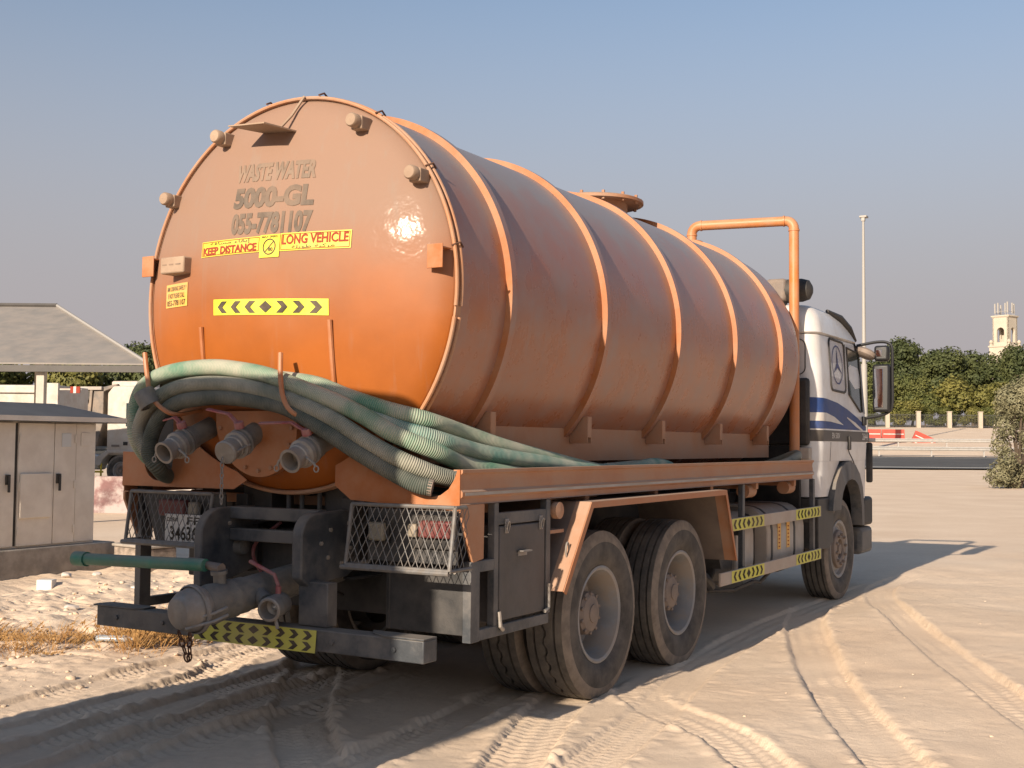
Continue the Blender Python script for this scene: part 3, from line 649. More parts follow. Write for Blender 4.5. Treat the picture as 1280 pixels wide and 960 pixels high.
beam(shp(-22.6, RD - .05, rz_ - .10), shp(-9.95, RD - .05, rz_ - .10), .12, .12).build('ridge_beam', 'canopy_steel', sh)
for l_, d_, ph in ((-8.74, 22.2, ez - .12), (-19, 22.2, ez - .12), (-10.25, 25.9, rz_ - .16), (-21, 25.9, rz_ - .16)):
    p = shp(l_, d_, 0); MB().box(p[0] - .075, p[0] + .075, p[1] - .075, p[1] + .075, -.2, ph).build('post', 'post_beige', sh, .01)
tag(sh, 'grey sheet shade roof on posts behind the kiosk', 'shade roof')
# ------------------------------------------------------------------ concrete barriers left behind the tanker
def jersey(x, y, rz, m, lab):
    o = empty('concrete_barrier', (x, y, -.02), rz)
    MB().prism([(-.30, 0), (.30, 0), (.28, .12), (.13, .34), (.09, .84), (-.09, .84), (-.13, .34), (-.28, .12)], lambda p, q, t: (t, p, q), -.62, .62).build('barrier_body', m, o, .015)
    tag(o, lab, 'barrier', 'concrete barriers left of the tanker')
for k, (l_, m_, lab) in enumerate([(-9.95, 'barrier_white', 'white painted concrete barrier hidden by the kiosk end'), (-8.71, 'barrier_red', 'faded red and white concrete barrier next to the kiosk'), (-7.47, 'barrier_white', 'white painted concrete barrier beside the left light cage'),
                                   (-6.23, 'barrier_red', 'faded red concrete barrier hidden behind the tanker chassis')]):
    x, y = at(26.0 + k * .05, l_); jersey(x, y, fang, m_, lab)
# blue sheeting behind the dump truck
x, y = at(62, -23.5); o = empty('site_fence', (x, y, 0), fang)
for k in range(9): MB().box(-18.5 + k * 2.0, -16.53 + k * 2.0, -.02, .02, .1, 4.35).build('fence_panel', 'blue_sheet', o)
for k in range(10): MB().box(-18.54 + k * 2.0, -18.46 + k * 2.0, .022, .10, -.1, 4.4).build('fence_post', 'canopy_steel', o)
tag(o, 'dark blue sheet fence behind the parked dump truck', 'fence')

# ------------------------------------------------------------------ wheels
def tyre_profile(rad, w, grooves, shoulder=.035, gd=.020):
    """(t across width, radius) open profile from outer bead over the tread to inner bead"""
    h_ = w / 2; p = [(-h_ * .72, rad * .555), (-h_ * .86, rad * .60), (-h_ * .98, rad * .70), (-h_, rad * .78), (-h_ * .985, rad * .86), (-h_ * .95, rad * .92), (-h_ * .90, rad * .962), (-h_ * .86, rad * .985)]
    tw_ = h_ * .84; xs = [-tw_]
    for g in grooves: xs += [g - .007, g - .004, g + .004, g + .007]
    xs.append(tw_); cr = lambda x: rad * (1 - .012 * (x / h_) ** 2)
    pr = [(xs[0], cr(xs[0]))]
    for g in grooves: pr += [(g - .0085, cr(g)), (g - .0062, cr(g) - gd), (g + .0062, cr(g) - gd), (g + .0085, cr(g))]
    pr.append((xs[-1], cr(xs[-1])))
    return p, pr, [(-a, b) for a, b in p[::-1]]
def tyre_mesh(name, rad, w, grooves, zig, lugs, seg=120):
    pa, pt, pb = tyre_profile(rad, w, grooves); prof = pa + pt + pb; n = len(prof); vs = []; fs = []
    for k in range(seg):
        a = 2 * math.pi * k / seg
        for i, (t, r) in enumerate(prof):
            if len(pa) < i < len(pa) + len(pt) - 1:
                gi = (i - len(pa) - 1) // 4
                if zig[gi]: t += (.0085 if k % 4 < 2 else -.0085)
            if i in (6, n - 7) and lugs: r -= (.006 if k % 2 else 0)
            if i in (7, n - 8) and lugs: r -= (.009 if k % 2 else 0)
            vs.append((t, r * math.cos(a), r * math.sin(a)))
    for k in range(seg):
        k2 = (k + 1) % seg
        for i in range(n - 1): fs.append((k * n + i, k * n + i + 1, k2 * n + i + 1, k2 * n + i))
    me_ = bpy.data.meshes.new(name); me_.from_pydata(vs, [], fs); me_.materials.append(MATS['rubber']); me_.materials.append(MATS['rubber_side']); me_.materials.append(MATS['rubber_dusty']); me_.materials.append(MATS['black'])
    mi = np.zeros(len(fs), 'i4')
    for k in range(seg):
        for i in range(n - 1):
            if i < 4 or i > n - 6: mi[k * (n - 1) + i] = 1
            elif i < 8 or i > n - 10: mi[k * (n - 1) + i] = 2
            elif prof[i][1] < rad * .972 and prof[i + 1][1] < rad * .972: mi[k * (n - 1) + i] = 3
    me_.polygons.foreach_set('material_index', mi); me_.shade_smooth(); me_.set_sharp_from_angle(angle=R(38)); me_.flip_normals(); return me_
WR = .54
ME_T3 = tyre_mesh('tyre', WR, .295, (-.07, 0, .07), (0, 1, 0), True)
ME_T2 = tyre_mesh('tyre', WR, .295, (-.085, -.03, .03, .085), (0, 0, 0, 0), False)
def mesh_of(mb, name, m, smooth=35):
    o = mb.build(name, m, None, 0, smooth); me_ = o.data; bpy.data.objects.remove(o); return me_
def rim_drive():
    """deep dished drive rim, +x is the outside face"""
    mb = MB(); mb.lathe([(.105, .305), (.122, .312), (.126, .300), (.118, .285), (.06, .268), (-.02, .262), (-.075, .258), (-.085, .24), (-.088, .16), (-.088, .05)], (0, 0, 0), (1, 0, 0), 56)
    mb.lathe([(-.14, .30), (-.12, .27), (-.09, .262)], (0, 0, 0), (1, 0, 0), 40); return mb
ME_RIM = mesh_of(rim_drive(), 'rim', 'rim')
mb = MB(); mb.lathe([(-.09, .150), (.02, .140), (.045, .136), (.055, .118), (.062, .112), (.075, .060), (.082, .058), (.086, .03), (.086, .001)], (0, 0, 0), (1, 0, 0), 40)
for k in range(10):
    a = k * 2 * math.pi / 10; mb.lathe([(.045, .013), (.060, .013), (.064, .007), (.064, .0005)], (0, .126 * math.cos(a), .126 * math.sin(a)), (1, 0, 0), 6)
    mb.lathe([(-.09, .017), (-.055, .017), (-.052, .001)], (0, .185 * math.cos(a + .3), .185 * math.sin(a + .3)), (1, 0, 0), 6)
ME_HUB = mesh_of(mb, 'hub', 'hub')
mb = MB(); mb.lathe([(-.13, .29), (.06, .262), (.105, .290), (.122, .308), (.127, .300), (.118, .275), (.085, .262), (.075, .235), (.10, .20), (.115, .17)], (0, 0, 0), (1, 0, 0), 56)
ME_RIMF = mesh_of(mb, 'rim', 'rim')
mb = MB(); mb.lathe([(.10, .205), (.128, .200), (.136, .188), (.136, .12), (.130, .105), (.10, .098), (.10, .055), (.135, .05), (.14, .03), (.14, .001)], (0, 0, 0), (1, 0, 0), 48)
for k in range(10):
    a = k * 2 * math.pi / 10; mb.lathe([(.135, .016), (.160, .016), (.165, .008), (.165, .0005)], (0, .155 * math.cos(a), .155 * math.sin(a)), (1, 0, 0), 6)
ME_HUBF = mesh_of(mb, 'hub', 'hub')
def wheel(parent, x, y, side, tyre, rim, hub, rot=0, steer=0, zc=WR - .02):
    w_ = empty('wheel', (x, y, zc), steer + (0 if side > 0 else math.pi)); w_.parent = parent
    for nm, me_ in (('tyre', tyre), ('rim', rim), ('hub', hub)):
        if me_ is None: continue
        o = bpy.data.objects.new(nm, me_); COL.objects.link(o); o.parent = w_; o.rotation_euler.x = rot
    return w_

# ------------------------------------------------------------------ the tanker
TR = empty('tanker_truck')
tag(TR, 'orange waste water tanker truck with a white cab, rear towards us', 'truck')
def TB(name, m, x0, x1, y0, y1, z0, z1, bevel=.004, parent=None): return MB().box(x0, x1, y0, y1, z0, z1).build(name, m, parent or TR, bevel)

TRAD, TZC, TY0, TY1 = 1.142, 2.472, -1.66, 4.62
SR = 2.9
def dome(x, z, off=0):
    """y of the rear head surface"""
    r2 = x * x + (z - TZC) ** 2; r = math.sqrt(r2); e = max(0, (r - 1.05) / .09); k = .028 * e * e if e < 1.02 else .028
    return TY0 - .02 - (math.sqrt(max(.01, SR * SR - r2)) - math.sqrt(SR * SR - 1.15 * 1.15)) + k - off
def dm(off): return lambda p, q: (p, dome(p, q, off), q)
# shell
mb = MB(); n_ = 64; mb.lathe([(t, TRAD) for t in np.linspace(TY0 + .03, TY1 - .12, n_)] + [(TY1 - .09, TRAD - .004), (TY1 - .05, TRAD - .02), (TY1 - .02, TRAD - .06), (TY1, TRAD - .12), (TY1 + .10, .6), (TY1 + .16, .3), (TY1 + .17, .001)], (0, 0, TZC), (0, 1, 0), 128)
tank = mb.build('tank', 'tank_shell', TR, 0, 40)
# rear head
mb = MB(); rr = list(np.linspace(.001, 1.0, 22)) + [1.03, 1.06, 1.09, 1.11, 1.125, 1.135]
mb.lathe([(dome(r, TZC) , r) for r in rr] + [(TY0 + .03, TRAD - .002)], (0, 0, TZC), (0, 1, 0), 128)
mb.build('rear_head', 'tank_head', tank, 0, 40)
# clamp ring: two thin hoops with a gap on the curb side
for dy, rr_ in ((-.012, 1.152), (.030, 1.156)):
    mb = MB(); mb.tube([(rr_ * math.cos(a), TY0 + dy, TZC + rr_ * math.sin(a)) for a in np.linspace(R(-6), R(-4 + 360 - 5), 120)], .011, 8); mb.build('clamp_hoop', 'ring_dusty', tank)
MB().lathe([(TY0 - .004, 1.138), (TY0 - .004, 1.150), (TY0 + .045, 1.150), (TY0 + .045, 1.138)], (0, 0, TZC), (0, 1, 0), 128).build('flange', 'ring_dusty', tank, 0, 30)
for a in (10, 34, 58, 80, 100, 122, 146, 170):
    c = (1.165 * math.cos(R(a)), TY0, TZC + 1.165 * math.sin(R(a)))
    MB().tube([(c[0] - .02 * math.cos(R(a)), TY0 - .03, c[2]), (c[0] + .01 * math.cos(R(a)), TY0 + .01, c[2] + .02), (c[0], TY0 + .05, c[2])], .006, 6).build('clamp_wire', 'rust', tank)
# ribs
for y in (-1.106, .150, 1.427, 2.676, 3.926):
    o = MB().lathe([(y - .030, TRAD - .002), (y - .028, TRAD + .040), (y + .028, TRAD + .040), (y + .030, TRAD - .002)], (0, 0, TZC), (0, 1, 0), 160).build('rib', 'rib_paint', tank, 0, 30)
    o.data.materials.append(MATS['tank_shell'])
    for f in o.data.polygons: f.material_index = 0 if f.normal.y < -.5 else 1          # dust lies on the outer face, the rear face is clean paint
# tank shell plate seams and saddle
mb = MB().prism([(.70, 1.50), (.86, 1.50), (.86, 1.80), (.84, 1.80)], lambda p, q, t: (p, t, q), TY0 + .1, 4.45); mb.prism([(-.70, 1.50), (-.86, 1.50), (-.86, 1.80), (-.84, 1.80)][::-1], lambda p, q, t: (p, t, q), TY0 + .1, 4.45)
mb.build('saddle', 'orange_dull', tank)
for y in (-1.03, .23, 1.50, 2.75, 4.0):
    MB().box(.862, 1.0, y - .03, y - .022, 1.62, 1.80).box(.862, 1.0, y + .022, y + .03, 1.62, 1.80).prism([(.985, 1.66), (1.0, 1.66), (1.0, 1.80), (.985, 1.80)], lambda p, q, t: (p, t, q), y - .0215, y + .0215).build('saddle_bracket', 'orange_dull', tank, .002)
# manhole, riser
MB().lathe([(TZC + 1.10, .30), (TZC + 1.22, .30), (TZC + 1.22, .44), (TZC + 1.245, .44), (TZC + 1.255, .42), (TZC + 1.27, .001)], (0, 2.27, 0), (0, 0, 1), 40).build('manhole', 'orange_dull', tank)
for k in range(14):
    a = k * 2 * math.pi / 14; MB().lathe([(TZC + 1.20, .014), (TZC + 1.275, .014), (TZC + 1.275, .001)], (.41 * math.cos(a), 2.27 + .41 * math.sin(a), 0), (0, 0, 1), 6).build('manhole_bolt', 'orange_dull', tank)
rx, ry = 0.0, 4.68
MB().lathe([(3.45, .115), (3.72, .115), (3.73, .10), (3.73, .04)], (rx, ry - .10, 0), (0, 0, 1), 28).build('riser_socket', 'orange', tank, 0, 30)
vx, vy = 1.03, 4.745
path = [(0, ry - .1, 3.70), (0, ry - .1, 3.80)] + [(0 + .085 * (1 - math.cos(a)), ry - .1 + .006 * (1 - math.cos(a)), 3.80 + .085 * math.sin(a)) for a in np.linspace(.2, math.pi / 2, 6)]
end = [(vx - .085 + .085 * math.sin(a), vy, 3.885 - .085 * (1 - math.cos(a))) for a in np.linspace(0, math.pi / 2, 7)]
MB().tube(path + end + [(vx, vy, 3.70), (vx, vy, 1.45)], .050, 18).build('suction_pipe', 'pipe_orange', tank)
for c, d in (((0, ry - .1, 3.79), (0, 0, 1)), ((.10, ry - .09, 3.885), (1, .2, 0)), ((vx - .10, vy - .01, 3.885), (1, .2, 0)), ((vx, vy, 3.785), (0, 0, 1))):
    MB().lathe([(-.008, .049), (-.008, .056), (.008, .056), (.008, .049)], c, d, 18).build('pipe_joint', 'pipe_orange', tank)

# marker lamps on the rear head
def px_on_dome(x, z): return Vector((x, dome(x, z), z))
for (x, z) in ((-.47, 3.43), (.545, 3.40), (.93, 3.07), (-.905, 3.10)):
    c = px_on_dome(x, z)
    b_ = MB().box(x - .038, x + .038, c.y - .075, c.y + .02, z - .045, z + .030).build('lamp_bracket', 'dusty_lamp', tank, .006)
    MB().lathe([(0, .040), (-.040, .040), (-.050, .033), (-.053, .001)], (x - .004, c.y - .075, z + .0), (0, 1, 0), 20).build('marker_lamp', 'dusty_lamp', tank, 0, 40)
for x, z in ((1.075, 2.61), (-1.10, 2.70)):
    c = px_on_dome(x * .98, z); MB().box(x - .05, x + .05, c.y - .06, c.y - .052, z - .065, z + .065).box(x - .05, x - .042, c.y - .052, c.y + .04, z - .05, z + .05).box(x - .05, x + .05, c.y - .052, c.y + .03, z + .042, z + .05).build('lamp_bracket', 'orange', tank, .003)
c = px_on_dome(-.73, 2.66); MB().box(-.83, -.635, c.y - .085, c.y + .04, 2.615, 2.715).build('junction_box', 'dusty_lamp', tank, .01)
# lifting lug and light shelf near the top
y_ = dome(0, 3.40); MB().add([(-.24, y_ - .20, 3.425), (.06, y_ - .23, 3.40), (.10, y_ + .02, 3.40), (-.16, y_ + .02, 3.425), (-.24, y_ - .20, 3.432), (.06, y_ - .23, 3.408), (.10, y_ + .02, 3.408), (-.16, y_ + .02, 3.432)], [(3, 2, 1, 0), (4, 5, 6, 7), (0, 1, 5, 4), (1, 2, 6, 5), (2, 3, 7, 6), (3, 0, 4, 7)]).build('lamp_shelf', 'dusty_lamp', tank)
MB().tube([(.02, dome(.02, 3.40) - .06, 3.41), (.055, dome(.05, 3.5) - .03, 3.50), (.09, TY0 - .03, 3.625)], .009, 6).build('shelf_stay', 'dusty_lamp', tank)

# lettering and stickers on the rear head
f3 = dm(.004)
def sk(p, q, s_=-.045): return (p, dome(p, q + p * s_, .0033), q + p * s_)
text_mb('WASTE WATER', sk, -.30, 3.112, .605, .112, .05).build('lettering', 'print_fade2', tank, fix=False)
text_mb('5000-GL', sk, -.285, 2.950, .600, .128, .055).build('lettering', 'print_fade', tank, fix=False)
text_mb('055-7781107', sk, -.280, 2.794, .600, .130, .05).build('lettering', 'print_fade', tank, fix=False)
def sticker(name, m, p0, p1, q0, q1, fn, n=12):
    mb = MB(); mb.grid(fn, np.linspace(p0, p1, n), np.linspace(q0, q1, 4)); return mb.build(name, m, tank, fix=False)
def sl(off, s_=-.015): return lambda p, q: (p, dome(p, q + p * s_, off), q + p * s_)
sticker('warning_sticker', 'yellow_sign', -.528, -.030, 2.690, 2.782, sl(.0045))
sticker('warning_sticker', 'yellow_sign', -.030, .114, 2.655, 2.786, sl(.0060))
sticker('warning_sticker', 'yellow_sign', .118, .577, 2.686, 2.788, sl(.0045))
T2 = sl(.0075)
text_mb('KEEP DISTANCE', T2, -.510, 2.700, .455, .046, .04).build('lettering', 'print_red', tank, fix=False)
text_mb('LONG VEHICLE', T2, .132, 2.722, .430, .056, .03).build('lettering', 'print_red', tank, fix=False)
text_mb('\ufe94\ufed3\ufe8e\ufeb4\ufee3 \ufe80\ufe8e\ufed8\ufe91\ufe87', T2, -.450, 2.749, .34, .027, .0).build('lettering', 'print_black', tank, fix=False)
text_mb('\ufe94\ufee0\ufef3\ufeee\ufec3 \ufe94\ufe92\ufedb\ufeae\ufee3', T2, .20, 2.692, .28, .025, .0).build('lettering', 'print_black', tank, fix=False)
T3 = sl(.0085)
mb = MB(); C0 = (.042, 2.716)
for k in range(28):
    a0, a1 = 2 * math.pi * k / 28, 2 * math.pi * (k + 1) / 28
    flat_poly(mb, [(C0[0] + r_ * math.cos(a), C0[1] + r_ * math.sin(a)) for r_, a in ((.040, a0), (.047, a0), (.047, a1), (.040, a1))], T3)
flat_poly(mb, [(C0[0] - .033, C0[1] - .029), (C0[0] - .029, C0[1] - .033), (C0[0] + .033, C0[1] + .029), (C0[0] + .029, C0[1] + .033)], T3)
text_mb('80', T3, C0[0] - .006, C0[1] - .026, .032, .022, .02, mb); text_mb('MAX SPEED', T3, -.015, 2.768, .115, .012, .01, mb)
mb.build('lettering', 'print_black', tank, fix=False)
for (a, b_, c_, d_) in ((-.521, -.037, 2.696, 2.777), (.125, .570, 2.692, 2.782)):
    mb = MB()
    for (p0, p1, q0, q1) in ((a, b_, c_, c_ + .003), (a, b_, d_ - .003, d_), (a, a + .003, c_, d_), (b_ - .003, b_, c_, d_)): mb.grid(T2, np.linspace(p0, p1, 8), [q0, q1])
    mb.build('border_line', 'print_red', tank, fix=False)
# chevron strip
TC = lambda off: (lambda p, q: (p, dome(p, q, off), q))
TK = lambda off: (lambda p, q: (p, dome(p, q - p * .045, off), q - p * .045))
sticker('chevron_sticker', 'yellow', -.393, .452, 2.330, 2.421, TK(.0045), 14)
chevrons(MB(), TK(.0075), -.378, 2.333, .815, .085, 3, .10).build('chevron_marks', 'print_black', tank, fix=False)
# small amber notice
sticker('notice_sticker', 'amber_sign', -.90, -.655, 2.423, 2.565, TC(.0045), 6)
mb = MB(); text_mb('AM I DRIVING SAFELY ?', TC(.007), -.888, 2.522, .22, .028, .01, mb); text_mb('IF NOT PLEASE CALL', TC(.007), -.875, 2.478, .19, .030, .01, mb)
text_mb('055-7781107', TC(.007), -.885, 2.432, .21, .034, .01, mb); mb.build('lettering', 'print_black', tank, fix=False)
mb = MB(); yj = px_on_dome(-.73, 2.66).y - .0865
for k, wd in enumerate((.035, .036, .040)): cc = -.81 + k * .055; mb.box(cc, cc + wd, yj, yj + .001, 2.664, 2.672)
mb.build('faded_print', 'print_fade2', tank, fix=False)
# rods on the head and hose hooks
for x in (-.505, .462):
    MB().tube([(x, dome(x, 2.28) - .012, 2.285), (x, dome(x, 1.9) - .012, 1.90)], .014, 8).build('guide_rod', 'orange', tank)
for pts in ([(-0.857, -1.98, 2.135), (-0.813, -2.0, 2.008), (-0.745, -2.03, 1.882), (-0.65, -2.03, 1.802), (-0.58, -1.98, 1.768), (-0.562, -1.80, 1.797)],
            [(0.216, -2.0, 2.101), (0.246, -2.03, 1.959), (0.289, -2.045, 1.836), (0.348, -2.02, 1.763), (0.342, -1.80, 1.733)]):
    MB().tube(spline(pts, 6), .014, 8).build('hose_hook', 'orange', tank)
# bolted half-round cleaning plate
cx_, cz_, rr_ = -.085, 1.715, .305
pts = [(cx_ + rr_ * math.cos(a), cz_ + rr_ * math.sin(a)) for a in np.linspace(R(170), R(370), 26)]
pts = [(p, q) for p, q in pts] + [(cx_ + rr_ * .98, cz_ + .075), (cx_ - rr_ * .98, cz_ + .075)]
yp = dome(cx_, cz_) - .03
cpl = MB().prism(pts, lambda p, q, t: (p, t - (q - cz_) * .12, q), yp - .012, yp + .03).build('cleaning_plate', 'orange', tank, .003)
for a in np.linspace(R(185), R(355), 9):
    p, q = cx_ + rr_ * .88 * math.cos(a), cz_ + rr_ * .88 * math.sin(a)
    MB().lathe([(-.012, .001), (-.012, .012), (0, .012)], (p, yp - .012 - (q - cz_) * .12, q), (0, 1, 0), 6).build('bolt', 'orange_dull', tank)

# ------------------------------------------------------------------ outlet valves
def axis_frame(a, b):
    a, b = Vector(a), Vector(b); d = (b - a).normalized(); return a, d, (b - a).length
def outlet(base, tip, capped, lever):
    v = empty('outlet_valve', base); v.parent = TR; a, d, L_ = axis_frame(base, tip); O = Vector((0, 0, 0))
    MB().lathe([(-.12, .062), (L_ * .30, .062), (L_ * .30, .070), (L_ * .44, .072), (L_ * .44, .078), (L_ * .47, .078), (L_ * .47, .070), (L_ * .58, .070), (L_ * .58, .076), (L_ * .62, .076)], O, d, 28).build('pipe', 'cast_grey', v, 0, 30)
    MB().lathe([(L_ * .62, .080), (L_ * .70, .080), (L_ * .72, .066), (L_ * .80, .066), (L_ * .82, .060), (L_ * .96, .060), (L_, .066), (L_ + .006, .066), (L_ + .006, .052), (L_ * .75, .048), (L_ * .75, .001)], O, d, 28).build('coupling', 'steel', v, 0, 30)
    MB().lathe([(L_ * .50, .066), (L_ * .50, .082), (L_ * .52, .082), (L_ * .52, .066)], O, d, 28).build('clamp_band', 'galv', v, 0, 30)
    s_ = d.cross(Vector((0, 0, 1))).normalized(); up = s_.cross(d)
    if up.z < 0: up = -up
    st = O + d * L_ * .46; top = st + up * .105
    MB().tube([st, top], .016, 8).tube([top - up * .025, top + up * .012], .028, 10).build('stem', 'red_lever', v)
    l_ = Vector(lever) - Vector(base)
    mid = top + (l_ - top) * .28 + up * .035
    mb = MB(); pts = [top, top + (l_ - top) * .12 + up * .01, mid, l_]
    for p, q in zip(pts[:-1], pts[1:]):
        dd = (q - p).normalized(); w_ = dd.cross(up).normalized(); n3 = w_.cross(dd)
        M_ = Matrix((dd, w_, n3)).transposed(); mb.obox((p + q) / 2, ((q - p).length + .006, .026, .009), M_)
    mb.build('lever', 'red_lever', v, .002)
    if capped:
        MB().lathe([(L_ - .01, .064), (L_ + .02, .068), (L_ + .03, .062), (L_ + .034, .001)], O, d, 28).build('cap', 'steel', v, 0, 30)
        for sg in (-1, 1):
            p = O + d * (L_ - .02) + s_ * sg * .068; MB().tube([p + d * .02, p - d * .05, p - d * .085 + s_ * sg * .012], .008, 6).build('cam_arm', 'steel', v)
    else:
        for sg in (-1, 1):
            p = O + d * (L_ * .84) + s_ * sg * .066
            MB().tube([p, p + s_ * sg * .02 + d * .015, p + s_ * sg * .05 + Vector((0, 0, -.03 if sg < 0 else -.02)), p + s_ * sg * .06 + Vector((0, 0, -.045))], .0075, 6).build('cam_arm', 'steel', v)
            c = p + s_ * sg * .066 + Vector((0, 0, -.06)); MB().tube([c + Vector((.016 * math.cos(t), 0, .016 * math.sin(t))) for t in np.linspace(0, 6.28, 11)], .004, 5).build('pull_ring', 'steel', v)
    return v
outlet((-.521, -1.82, 1.674), (-.525, -2.125, 1.546), False, (-.66, -2.00, 1.735))
outlet((-.099, -1.85, 1.660), (-.060, -2.105, 1.560), True, (-.30, -2.02, 1.795))
outlet((.400, -1.82, 1.632), (.412, -2.13, 1.513), False, (.13, -2.06, 1.715))
def chain(parent, a, b, r_=.013, sag=0.0, m='steel', wire=.0035):
    a, b = Vector(a), Vector(b); n_ = max(3, int((b - a).length * (1 + sag) / (r_ * 2.35))); mb = MB()
    P = [a + (b - a) * (i / n_) + Vector((0, 0, -4 * sag * (i / n_) * (1 - i / n_))) for i in range(n_ + 1)]
    for i in range(n_):
        c = (P[i] + P[i + 1]) / 2; d = (P[i + 1] - P[i]).normalized(); s_ = d.cross(Vector((.3, 1, .2))).normalized()
        if i % 2: s_ = d.cross(s_).normalized()
        mb.tube([c + d * (r_ * 1.55 * math.cos(t)) + s_ * (r_ * .85 * math.sin(t)) for t in np.linspace(0, 2 * math.pi, 11)], wire, 5, False)
    return mb.build('chain', m, parent)
chain(TR, (-.075, -2.13, 1.525), (-.085, -2.12, 1.27), .011, m='galv')

# ------------------------------------------------------------------ rear hose tray end panels and side rails
Pn = lambda y: (lambda p, q, t: (p, y + t, q))
circ = lambda x: TZC - math.sqrt(1.075 ** 2 - x * x)
lp_ = [(-1.25, 1.335), (-.32, 1.335), (-.22, 1.39)] + [(x, max(1.39, circ(x))) for x in np.linspace(-.30, -.82, 12)]
lp_ += [(-.82, 1.60)] + [(-.94 + .12 * math.cos(a), 1.49 + .12 * math.sin(a)) for a in np.linspace(0, -math.pi, 12)] + [(-1.06, 1.54), (-1.25, 1.545)]
MB().prism(lp_, Pn(-1.775), 0, .008).build('tray_end_panel', 'orange', TR)
rp = [(.43, 1.375), (.54, 1.30), (1.25, 1.262), (1.25, 1.477), (1.235, 1.477), (1.215, 1.425), (1.18, 1.375), (1.13, 1.342), (1.07, 1.330), (1.0, 1.342), (.94, 1.39), (.86, 1.47), (.78, 1.56), (.76, 1.60)] + [(x, circ(x)) for x in np.linspace(.76, .43, 8)]
MB().prism(rp, Pn(-1.775), 0, .008).build('tray_end_panel', 'orange', TR)
TB('tray_floor', 'orange_dull', .62, 1.22, -1.766, 4.5, 1.315, 1.322); TB('tray_floor', 'orange_dull', -1.22, -.62, -1.766, 4.5, 1.335, 1.342)
prof = [(1.205, 1.477), (1.262, 1.477), (1.262, 1.460), (1.250, 1.452), (1.244, 1.420), (1.250, 1.396), (1.250, 1.372), (1.262, 1.360), (1.262, 1.338), (1.248, 1.326), (1.248, 1.300), (1.256, 1.294), (1.205, 1.294), (1.205, 1.300), (1.240, 1.302), (1.240, 1.470), (1.205, 1.470)]
MB().prism(prof, lambda p, q, t: (p, t, q), -1.766, 4.617).build('side_rail', 'orange_dull', TR)
MB().prism([(-p, q) for p, q in prof][::-1], lambda p, q, t: (p, t, q), -1.766, 4.617).build('side_rail', 'orange_dull', TR)
TB('rail_stripe', 'fuel_grey', 1.2625, 1.2632, -1.74, 4.60, 1.341, 1.357, 0)
sp = [(-1.766, 1.293), (-1.53, 1.293), (-1.535, 1.0), (-1.64, .985), (-1.766, 1.25)]
for sg in (1, -1): MB().prism(sp[::sg], lambda p, q, t: (sg * t, p, q), 1.232, 1.252).build('corner_plate', 'orange_dull', TR, .002)
MB().box(.62, 1.22, 4.30, 4.34, 1.33, 1.45).build('tray_stop', 'orange_dull', TR)

# ------------------------------------------------------------------ chassis
for sx in (-1, 1):
    MB().prism([(.36, .84), (.44, .84), (.44, .85), (.372, .85), (.372, 1.13), (.44, 1.13), (.44, 1.14), (.36, 1.14)][::sx], lambda p, q, t: (sx * p, t, q), -1.60, 6.9).build('frame_rail', 'chassis', TR)
    TB('sub_frame', 'chassis', sx * .40 - .045, sx * .40 + .045, -1.62, 4.5, 1.142, 1.30)
for y in (-1.5, -.7, .7, 2.1, 3.3, 4.5, 6.2): TB('cross_member', 'chassis', -.36, .36, y - .05, y + .05, .90, 1.10)
for y in (-1.35, -.2, .9, 2.0, 3.1, 4.2): TB('outrigger', 'orange_dull', -1.20, 1.20, y - .03, y + .03, 1.235, 1.292)
for y in (0, 1.35):
    MB().lathe([(-1.0, .085), (-.3, .09), (-.2, .20), (0, .235), (.2, .20), (.3, .09), (1.0, .085)], (0, y, WR - .02), (1, 0, 0), 24).build('axle', 'chassis', TR)
    for sx in (-1, 1): MB().lathe([(.56, .20), (.86, .205)], (0, y, WR - .02), (sx, 0, 0), 28).build('brake_drum', 'chassis', TR)
for sx in (-1, 1):
    MB().tube([(sx * .5, -.2, .62), (sx * .5, .35, .80), (sx * .5, .68, .86), (sx * .5, 1.0, .80), (sx * .5, 1.55, .62)], .05, 8).build('spring', 'chassis', TR)
MB().tube([(0, 1.35, .60), (0, 5.2, .85)], .06, 12).build('drive_shaft', 'chassis', TR)
MB().lathe([(-1.0, .07), (1.0, .07)], (0, 5.85, WR - .02), (1, 0, 0), 16).build('axle', 'chassis', TR)
TB('gearbox', 'black', -.34, .34, 4.6, 6.6, .62, 1.15, .05)
# wheels
for y, T_ in ((0, ME_T3), (1.35, ME_T2)):
    for sg in (1, -1):
        wheel(TR, sg * (1.22 - .1475), y, sg, T_, ME_RIM, ME_HUB, .3 + y + (.5 if sg < 0 else 0))
        wheel(TR, sg * (1.22 - .1475 - .335), y, -sg, T_, ME_RIM, None, 1.1 + y)
for sg in (1, -1): wheel(TR, sg * (1.20 - .1475), 5.85, sg, ME_T2, ME_RIMF, ME_HUBF, .2, R(-1.5))

